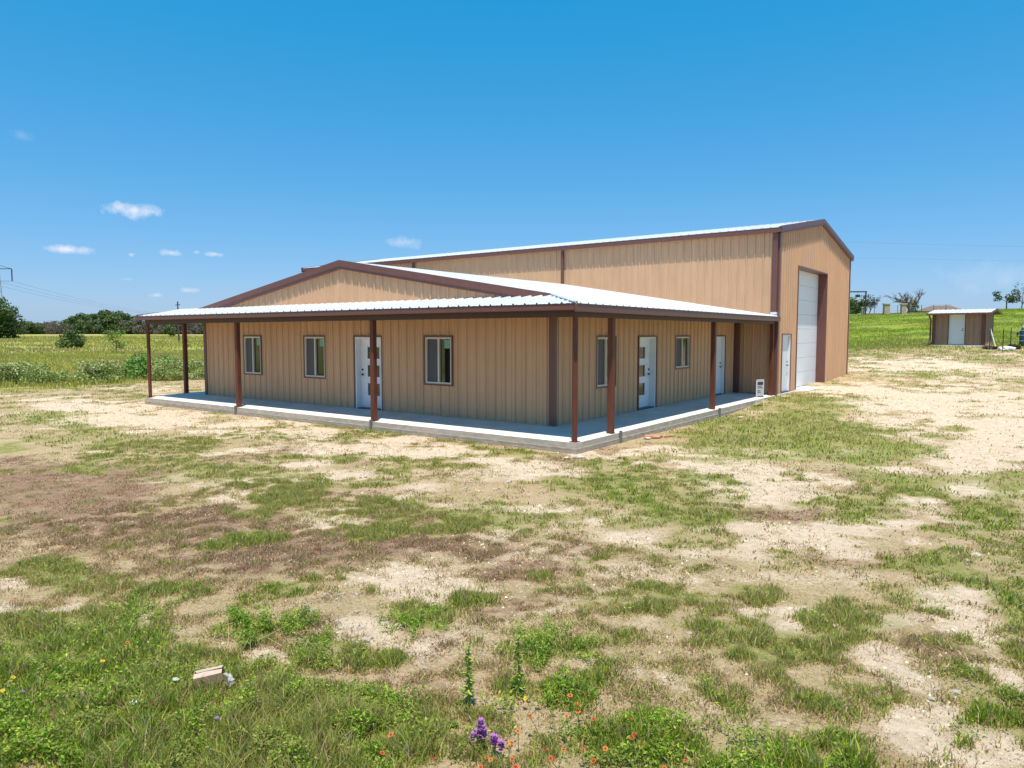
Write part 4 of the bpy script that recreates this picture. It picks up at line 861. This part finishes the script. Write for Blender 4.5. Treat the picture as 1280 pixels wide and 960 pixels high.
def clods(n,box,seed,s0,s1,label):
    r=np.random.default_rng(seed); x=box[0]+(box[1]-box[0])*r.random(n); y=box[2]+(box[3]-box[2])*r.random(n); W=cover(x,y)
    k=outside(x,y)&(r.random(n)<np.clip(.25+W['D']*.6-W['G'],0,1)*np.clip((fbm(x,y,.7,3,171)-.40)*5,.04,1)); x,y=x[k],y[k]; n=len(x)
    s=(s0+(s1-s0)*r.random(n)**3)[:,None]; a=r.random(n)*6.283; c,sn=np.cos(a)[:,None],np.sin(a)[:,None]
    P0=np.stack([x,y,height(x,y)],1); ex=np.concatenate([c,sn,0*c],1); ey=np.concatenate([-sn,c,0*c],1); ez=np.array([[0,0,1.]]); j=lambda:.6+.8*r.random((n,1))
    v=np.stack([P0+ex*s*j(),P0+ey*s*j()*.8,P0-ex*s*j(),P0-ey*s*j()*.8,P0+ez*s*.75*j()+ex*s*(r.random((n,1))-.5)*.6],1).reshape(-1,3)
    b0=(np.arange(n)*5)[:,None]; f=np.concatenate([b0+np.array([[0,1,4]]),b0+np.array([[1,2,4]]),b0+np.array([[2,3,4]]),b0+np.array([[3,0,4]])],1).ravel()
    col=pick(np.array([[.50,.42,.30],[.44,.35,.23],[.38,.29,.18],[.54,.47,.35]]),r,n); m=n*4
    me=big_mesh('gravel',v,f,np.arange(m)*3,np.full(m,3),CLOD,{'col':np.concatenate([np.repeat(col,5,0),np.ones((n*5,1))],1)}); o=bpy.data.objects.new('gravel',me); link(o); tag(o,label,'gravel',kind='stuff')
CLOD=leafmat('clods',transl=0.,rough=.95)
clods(60000,(-3,9.5,-12,-5),801,.004,.020,'fine limestone crumbs and clods on the near dirt')
clods(50000,(-12,12,-6,14),802,.008,.032,'limestone crumbs and clods on the dirt around the porch')
# ---------------------------------------------------------------- leafy weeds one can point to
def weed(label,x,y,rad,h,n,leaf,cols,seed,name='leafy_weed',group=None):
    e=empty(name,(x,y,hz(x,y)),label=label,cat='plant',group=group); R=random.Random(seed); m=MB(); cs_=[];rs=[]
    for k in range(max(5,int(rad*45))):
        a=R.uniform(0,6.283); q=R.random()**.6*rad; zt_=h*R.uniform(.55,1)*(1-.4*q/rad); p=(math.cos(a)*q,math.sin(a)*q,zt_)
        m.tube([(p[0]*.4,p[1]*.4,-.02),(p[0]*.8,p[1]*.8,zt_*.5),p],[.004,.003,.002],4); 
        for f_ in (.35,.65,.95): cs_.append((p[0]*(.4+.6*f_),p[1]*(.4+.6*f_),zt_*f_)); rs.append(R.uniform(.03,.055)*(1.5 if rad>.2 else 1))
    m.build('stems',BLADEG,e)
    d_=MB()
    for k in range(int(rad*60) if rad>.2 else 0):
        a=R.uniform(0,6.283); q=R.random()**.5*rad*1.1; p0=Vector((math.cos(a)*q,math.sin(a)*q,0)); l_=R.uniform(.6,1.2)*h; d_.tube([p0,p0+Vector((R.uniform(-.4,.4)*l_,R.uniform(-.4,.4)*l_,l_*.6)),p0+Vector((R.uniform(-.8,.8)*l_,R.uniform(-.8,.8)*l_,l_))],[.0022,.0018,.0008],3)
    if d_.v: d_.build('dead_stems',STRAWM,e); co,col=leafcloud(cs_,rs,n,leaf,cols,seed=seed,shell=.05); o=bpy.data.objects.new('leaves',leafmesh('leaves',co,col,BLADE)); link(o,e); return e
STRAWM=mat('straw_stem',(.55,.43,.24),.9,0,.1)
BLADEG=mat('green_stem',(.20,.27,.06),.9,0,.1)
WG=[(.24,.38,.035),(.32,.44,.05),(.42,.48,.10),(.17,.28,.03)]; WD=[(.22,.36,.04),(.28,.40,.05)]
weed('widest leafy green bush-like weed on the dirt above the cardboard box',2.55,-9.05,.46,.19,5200,.018,WG,1)
weed('low round green weed clump right of the widest weed',3.25,-9.05,.32,.11,1900,.016,WG,2)
weed('bright green weed clump on the stony dirt left of centre',3.40,-8.15,.34,.12,2400,.016,WG,3)
weed('small dark green rosette at the upper end of the tall stalk weed',4.04,-8.12,.15,.09,700,.026,WD,4)
weed('small bluish green weed alone on the dry thatch at the left edge',-1.38,-9.37,.13,.12,900,.024,[(.16,.27,.09),(.20,.31,.10)],5)
weed('lush green clump in the middle of the near yard',4.55,-7.85,.46,.13,4600,.016,WG,6)
weed('small green clump between two bare dirt patches near centre',3.72,-8.85,.13,.10,450,.024,WG,7)
weed('ragged green clump on the dry rise at left',1.3,-9.55,.42,.11,1900,.016,WG,8)
for i,(x,y) in enumerate(((5.75,-7.6),(4.9,-7.4),(5.4,-6.9),(6.0,-5.9),(4.3,-6.6))):
    weed('low dark tuft '+['on the pale path right of the lush clump','just right of the lush central clump','up the slope from the lush clump','at the foot of the pale dirt on the right','above the stony dirt near centre'][i],x,y,.12,.09,380,.026,WD if i%2 else WG,20+i,'weed_tuft')
def stalk(label,x,y,h,seed):
    e=empty('tall_weed',(x,y,hz(x,y)),label=label,cat='plant',group='tall single-stemmed weeds'); R=random.Random(seed); m=MB(); m.tube([(0,0,-.02),(.01,0,h*.5),(-.005,.01,h)],[.008,.006,.002],6); m.build('stem',BLADEG,e)
    n=190; r=np.random.default_rng(seed); z=h*(.12+.88*r.random(n)); a=r.random(n)*6.283; ln=.058*(1.1-z/h*.7)*(.5+r.random(n)); d=np.stack([np.cos(a),np.sin(a),-.15+.5*r.random(n)],1); b_=np.stack([-np.sin(a),np.cos(a),0*a],1)
    p=np.stack([0*z,0*z,z],1); L_=ln[:,None]; co=np.stack([p,p+d*L_*.5+b_*.007,p+d*L_,p+d*L_*.5-b_*.007],1).reshape(-1,3)
    col=pick(np.array([[.38,.50,.06],[.46,.56,.08],[.50,.58,.14]]),r,n); o=bpy.data.objects.new('leaves',leafmesh('leaves',co,np.concatenate([np.repeat(col,4,0),np.ones((n*4,1))],1),BLADE)); link(o,e)
stalk('upright leafy stalk behind the purple flower spikes',4.62,-8.95,.40,1); stalk('thinner darker leafy stalk right of the first tall stalk',4.78,-8.62,.42,2)

# ---------------------------------------------------------------- flowers
def petals(n,r,col,center=(0,0,0),tilt=.15,wd=.4,tipcol=None):
    co=[];cl=[]
    for k in range(n):
        a=2*math.pi*k/n; d=Vector((math.cos(a),math.sin(a),tilt)); b_=Vector((-math.sin(a),math.cos(a),0)); c=Vector(center)
        co+=[c+d*r*.2,c+d*r*.65+b_*r*wd,c+d*r,c+d*r*.65-b_*r*wd]; t_=tipcol or col; cl+=[(*col,1),(*col,1),(*t_,1),(*col,1)]
    return np.array([tuple(v) for v in co]),np.array(cl)
FC=mat('flower_centre',(.16,.035,.015),.8); YC=mat('yellow_centre',(.45,.25,.02),.8)
def flower(name,label,group,h,r,col,tip,cmat=FC,n=10):
    e=empty(name,(0,0,0),label=label,cat='flower',group=group); MB().tube([(0,0,-.02),(.004,0,h*.6),(0,.003,h)],.0025,5).build('stem',BLADEG,e)
    co,cl=petals(n,r,col,(0,0,h),.12,.28,tip); o=bpy.data.objects.new('petals',leafmesh('petals',co,cl,PETAL)); link(o,e)
    blob(r*.32,1,1,.6,1,.08,1).build('flower_centre',cmat,e).location=(0,.0,h+.004); return e
FL=[('R', 5.198, -9.52), ('R', 5.378, -9.495), ('R', 5.212, -9.476), ('R', 5.516, -8.748), ('R', 5.801, -8.318), ('R', 5.832, -8.329), ('R', 5.367, -8.826), ('R', 5.178, -8.944), ('R', 5.293, -9.162), ('R', 5.818, -8.775), ('R', 5.84, -8.748), ('R', 5.794, -8.976), ('R', 5.831, -8.904), ('R', 6.077, -8.979), ('R', 5.772, -9.164), ('R', 5.571, -9.05), ('R', 4.664, -9.81), ('R', 4.787, -9.583), ('R', 4.966, -9.8), ('R', 6.078, -8.853), ('R', 5.061, -9.647), ('R', 5.512, -9.313), ('R', 5.313, -9.331), ('R', 5.669, -9.156), ('R', 5.699, -8.938), ('R', 5.452, -9.139), ('R', 5.998, -8.955), ('R', 0.394, -10.082), ('R', 1.279, -10.317), ('R', 1.524, -10.307), ('R', 2.061, -9.91), ('O', 5.223, -8.688), ('O', 5.224, -8.64), ('O', 5.323, -8.716), ('O', 5.164, -9.141), ('O', 5.249, -9.343), ('O', 4.679, -9.596), ('O', 5.246, -9.39), ('O', 5.37, -9.298), ('O', 5.181, -9.393), ('O', 5.73, -8.752), ('O', 5.949, -8.386), ('O', 5.308, -8.805), ('O', 5.457, -9.189), ('O', 5.6, -8.945), ('O', 4.984, -9.202), ('Y', 1.975, -10.689), ('Y', 1.912, -10.654), ('Y', 2.155, -10.761), ('Y', 4.488, -9.905), ('Y', 4.987, -8.792), ('Y', 2.241, -10.184), ('Y', 2.094, -10.705), ('Y', 4.573, -10.057), ('Y', 4.624, -9.936), ('Y', 4.951, -8.696), ('V', 2.136, -10.751), ('V', 2.265, -10.717), ('V', 2.294, -10.78), ('V', 3.539, -10.122), ('V', 3.514, -10.064), ('V', 3.599, -10.089), ('V', 2.159, -10.708)]
protoF={'R':flower('blanket_flower','red wildflower with orange tips in the near grass at bottom centre','red and orange wildflowers in the near grass',.18,.019,(.50,.05,.025),(.70,.24,.05)),
 'O':flower('blanket_flower','orange wildflower with dark red centre low in the near grass','orange wildflowers in the near grass',.16,.019,(.62,.13,.03),(.75,.33,.06)),
 'Y':flower('yellow_flower','yellow wildflower among the green weeds','yellow wildflowers in the near grass',.14,.022,(.80,.55,.02),(.85,.65,.04),YC),
 'V':flower('violet_flower','small blue-violet flower among the grass at the lower left','blue-violet flowers at the lower left',.12,.018,(.22,.17,.62),(.30,.25,.70),YC,6)}
usedF=set()
for k,x,y in FL:
    e=protoF[k] if k not in usedF else copy_tree(protoF[k]); usedF.add(k)
    e.location=(x,y,hz(x,y)+random.uniform(-.02,.03)); e.rotation_euler=(random.uniform(-.5,.5),random.uniform(-.5,.5),random.uniform(0,6)); s_=random.uniform(.7,1.15); e.scale=(s_,)*3
for lab,x,y,heads in (('tallest purple flower spike with dense blooms at the bottom centre',5.000,-9.282,[(0,0,.178),(-.003,.0,.165),(0,0,.150),(-.012,.004,.138),(.014,.0,.132),(-.004,-.01,.122),(.006,.012,.112),(-.028,-.014,.112),(.018,.008,.104),(-.036,-.02,.096),(-.018,-.01,.094),(-.044,-.026,.080),(.002,0,.092)]),('short purple bloom beside the tall purple spike',5.079,-9.262,[(0,0,.10),(.012,.008,.094),(-.008,-.006,.086),(.004,0,.076)]),('lowest small purple bloom right of the spike',5.128,-9.265,[(0,0,.085),(.006,.004,.072),(-.004,0,.062)])):
    e=empty('purple_flower',(x,y,hz(x,y)),label=lab,cat='flower',group='purple flower spikes'); m=MB()
    for hx,hy,hz_ in heads[:4]: m.tube([(0,0,-.02),(hx*.5,hy*.5,hz_*.6),(hx,hy,hz_)],.003,5)
    m.build('stem',BLADEG,e)
    for i,(hx,hy,hz_) in enumerate(heads):
        C2=[];K2=[]
        for j in range(3):
            co,cl=petals(7,.019,(.42,.12,.42),(hx+random.uniform(-.008,.008),hy+random.uniform(-.008,.008),hz_-.004+j*.008),.1+.5*j,.4,(.66,.34,.66)); C2.append(co);K2.append(cl)
        o=bpy.data.objects.new('bloom',leafmesh('bloom',np.concatenate(C2),np.concatenate(K2),PETAL)); link(o,e)

# ---------------------------------------------------------------- litter, stones
bx=empty('cardboard_box',(3.06,-9.83,hz(3.06,-9.83)+.03),math.radians(52),label='torn cardboard box lying in the near grass at lower left',cat='box'); bx.scale=(.74,.85,.78); bx.rotation_euler[1]=math.radians(-7); bx.rotation_euler[0]=math.radians(4)
m=MB(); T=.005; l,wd_,h=.125,.062,.125
m.box(-l,l,-wd_,-wd_+T,0,h); m.box(-l,l,wd_-T,wd_,0,h); m.box(-l,-l+T,-wd_+T,wd_-T,0,h); m.box(-l+T,l,-wd_+T,wd_-T,0,T); m.build('carton',CARD,bx)
m=MB(); m.quad((-l,-wd_,h+.001),(l,-wd_,h+.001),(l,-wd_*.25,h+.010),(-l*.2,-wd_*.1,h+.014)); m.quad((-l,-wd_,h+.001),(-l*.2,-wd_*.1,h+.014),(-l*.6,wd_*.2,h+.012),(-l,0,h+.004)); m.build('flap',CARDT,bx)
m=MB(); m.quad((l,wd_,h+.001),(-l,wd_,h+.001),(-l*.75,-wd_*.05,h+.016),(l*1.0,-wd_*.2,h+.020)); m.build('flap',CARDT,bx)
m=MB(); m.quad((l,-wd_,.01),(l+.05,-wd_*1.5,.03),(l+.05,-wd_*1.5,h-.03),(l,-wd_,h)); m.build('flap',CARD,bx)
at(blob(.045,1.2,.8,.9,8,.25,3).build('plastic_bag',BAG,None,label='crumpled clear plastic bag sticking out of the cardboard box',cat='bag'),3.145,-9.755,.06)
at(blob(.03,1.3,.9,.5,9,.25,2).build('litter',PAPER,None,label='scrap of white litter in the grass left of the cardboard box',cat='rubbish'),2.86,-10.25,.04)
at(blob(.02,1.4,.9,.4,10,.25,2).build('litter',BAG,None,label='faint translucent scrap between the white litter and the box',cat='rubbish'),2.83,-9.95,.06)
for i,(x,y,a,l_,mt,lab) in enumerate(((.30,3.0,.5,.42,RUB,'reddish clay slab beside the porch edge'),(.55,3.35,1.1,.30,RUB,'smaller reddish clay chunk right of the slab'),(.28,2.72,.2,.2,STONE,'pale stone chip next to the clay slab'),(.33,-.42,.4,.26,STONE,'pale concrete chunk at the near porch corner'),(.15,-.62,1.3,.16,STONE,'small concrete chip below the near porch corner'),(.62,8.2,.2,.22,STONE,'pale rock in the grass right of the second side post'))):
    at(blob(l_*.5,1,.55,.28,30+i,.16,2).build('rubble',mt,None,label=lab,cat='rock'),x,y,.03,a)
protoS=[blob(.5,1,.75,.42,50+i,.16,1).build('stone',STONE,None,label='small pale limestone piece lying on the bare dirt',cat='stone',group='loose pale stones on the dirt') for i in range(4)]
STN=[(3.21, -8.8, 0.03), (2.89, -8.58, 0.036), (3.16, -8.35, 0.047), (3.33, -8.78, 0.081), (3.2, -8.31, 0.073), (3.0, -8.65, 0.077), (3.03, -8.63, 0.049), (2.9, -8.5, 0.042), (3.13, -8.5, 0.051), (3.25, -8.3, 0.04), (3.48, -8.62, 0.042), (2.99, -8.7, 0.054), (3.45, -8.55, 0.042), (3.2, -8.68, 0.051), (3.19, -8.77, 0.054), (3.32, -8.68, 0.12), (3.11, -8.54, 0.061), (2.86, -8.57, 0.055), (3.19, -8.35, 0.082), (3.32, -8.62, 0.063), (3.06, -8.27, 0.047), (2.93, -8.26, 0.036), (2.93, -8.6, 0.043), (2.83, -8.56, 0.033), (3.02, -8.26, 0.057), (2.83, -8.32, 0.07), (4.23, -8.33, 0.027), (4.07, -8.17, 0.024), (3.95, -8.3, 0.038), (4.2, -8.54, 0.021), (3.9, -8.53, 0.022), (3.6, -8.13, 0.024), (4.01, -8.71, 0.062), (3.9, -8.52, 0.041), (3.6, -8.37, 0.047), (3.69, -8.4, 0.037), (3.69, -8.2, 0.024), (3.9, -8.74, 0.025), (3.78, -8.39, 0.04), (4.21, -8.48, 0.049), (3.75, -8.58, 0.044), (3.83, -8.37, 0.044), (3.72, -8.34, 0.042), (3.52, -8.28, 0.024), (3.92, -8.61, 0.03), (3.94, -8.66, 0.043), (3.52, -8.32, 0.059), (3.65, -8.58, 0.037), (3.88, -8.54, 0.021), (4.23, -8.3, 0.034), (3.66, -7.02, 0.047), (2.84, -7.85, 0.023), (3.6, -7.45, 0.057), (3.53, -7.42, 0.028), (3.27, -7.66, 0.034), (3.45, -6.95, 0.048), (2.64, -7.26, 0.048), (2.75, -7.3, 0.04), (3.48, -7.44, 0.021), (3.68, -7.23, 0.049), (3.23, -7.81, 0.028), (2.93, -7.24, 0.027), (3.6, -6.82, 0.059), (3.34, -7.26, 0.043), (3.76, -7.1, 0.05), (3.13, -7.6, 0.04), (2.47, -7.94, 0.022), (3.67, -7.16, 0.022), (4.23, -1.32, 0.043), (4.64, -0.47, 0.065), (4.21, -0.82, 0.056), (3.73, -0.88, 0.126), (4.46, -0.9, 0.067), (3.96, -0.68, 0.071), (4.6, -0.17, 0.112), (4.54, -1.13, 0.056), (4.16, 0.51, 0.056), (4.74, -0.86, 0.044), (4.05, -0.68, 0.043), (4.71, -0.73, 0.054), (4.84, -0.97, 0.056), (3.72, -0.77, 0.073), (3.33, -5.37, 0.055), (4.31, -4.71, 0.051), (3.77, -4.71, 0.034), (4.19, -5.54, 0.05), (4.5, -5.2, 0.047), (4.13, -5.24, 0.073), (4.25, -4.75, 0.037), (3.8, -5.82, 0.03), (3.8, -4.45, 0.033), (4.39, -5.68, 0.078), (3.78, -5.0, 0.071), (3.52, -5.75, 0.043), (2.43, -8.22, 0.059), (2.8, -8.51, 0.04), (2.37, -8.44, 0.045), (2.28, -8.22, 0.033), (2.71, -8.68, 0.037), (2.6, -8.69, 0.061), (2.12, -8.07, 0.047), (2.82, -8.6, 0.042), (2.5, -8.55, 0.09), (2.78, -8.71, 0.036), (2.22, -8.13, 0.053), (2.59, -8.33, 0.046), (2.34, -8.73, 0.026), (2.36, -8.78, 0.05), (7.26, -5.53, 0.058), (5.72, -5.72, 0.054), (5.42, -6.29, 0.046), (6.64, -6.34, 0.041), (6.13, -4.99, 0.071), (6.42, -7.37, 0.032), (5.46, -5.46, 0.057), (6.66, -4.84, 0.048), (5.32, -6.97, 0.067), (5.65, -6.61, 0.03), (6.83, -6.94, 0.103), (5.69, -6.18, 0.033), (5.38, -6.63, 0.074), (6.59, -6.9, 0.038), (6.62, -5.76, 0.049), (6.44, -6.64, 0.085), (6.88, -4.96, 0.043), (5.29, -6.88, 0.039), (5.24, -6.15, 0.036), (6.99, -6.56, 0.048), (6.76, -6.98, 0.049), (6.23, -6.06, 0.08), (7.38, -7.0, 0.046), (7.33, -7.01, 0.074), (7.07, -7.33, 0.026), (7.3, -7.23, 0.038), (7.16, -6.8, 0.08), (7.05, -6.84, 0.049), (7.29, -7.1, 0.023), (7.26, -7.42, 0.034), (7.16, -7.09, 0.032), (7.1, -7.39, 0.038), (7.04, -7.0, 0.088), (7.47, -7.18, 0.042), (1.35, -2.68, 0.071), (1.06, -2.15, 0.067), (-0.33, -2.61, 0.085), (0.25, -3.79, 0.081), (0.05, -3.42, 0.09), (0.58, -3.1, 0.142), (-0.38, -3.35, 0.106), (0.12, -3.81, 0.05), (0.43, -3.01, 0.065), (0.04, -3.67, 0.053), (1.3, -2.17, 0.078), (0.7, -3.61, 0.091), (-9.1, -1.3, 0.104), (-14.0, -2.44, 0.095), (-10.41, -1.73, 0.104), (-11.08, 0.17, 0.114), (-8.99, -0.55, 0.112), (-12.24, -0.72, 0.212), (-9.11, -2.55, 0.069), (-9.39, -3.2, 0.059), (-11.18, -2.42, 0.138), (-10.83, -0.95, 0.092), (-9.67, -0.44, 0.06), (-10.13, 0.2, 0.052), (7.01, -3.42, 0.09), (7.07, -3.17, 0.145), (7.06, -3.21, 0.064), (7.02, -3.48, 0.079), (2.45, -8.01, 0.057), (2.19, -8.17, 0.044), (2.36, -8.08, 0.063), (2.24, -8.19, 0.064), (2.35, -8.12, 0.052), (2.49, -8.03, 0.054)]
for i,(x,y,s_) in enumerate(STN):
    e=protoS[i] if i<4 else copy_tree(protoS[i%4]); e.location=(x,y,hz(x,y)+s_*.06); e.rotation_euler=(random.uniform(-.3,.3),random.uniform(-.3,.3),random.uniform(0,6)); e.scale=(s_,s_*random.uniform(.8,1.2),s_*random.uniform(.7,1.2))
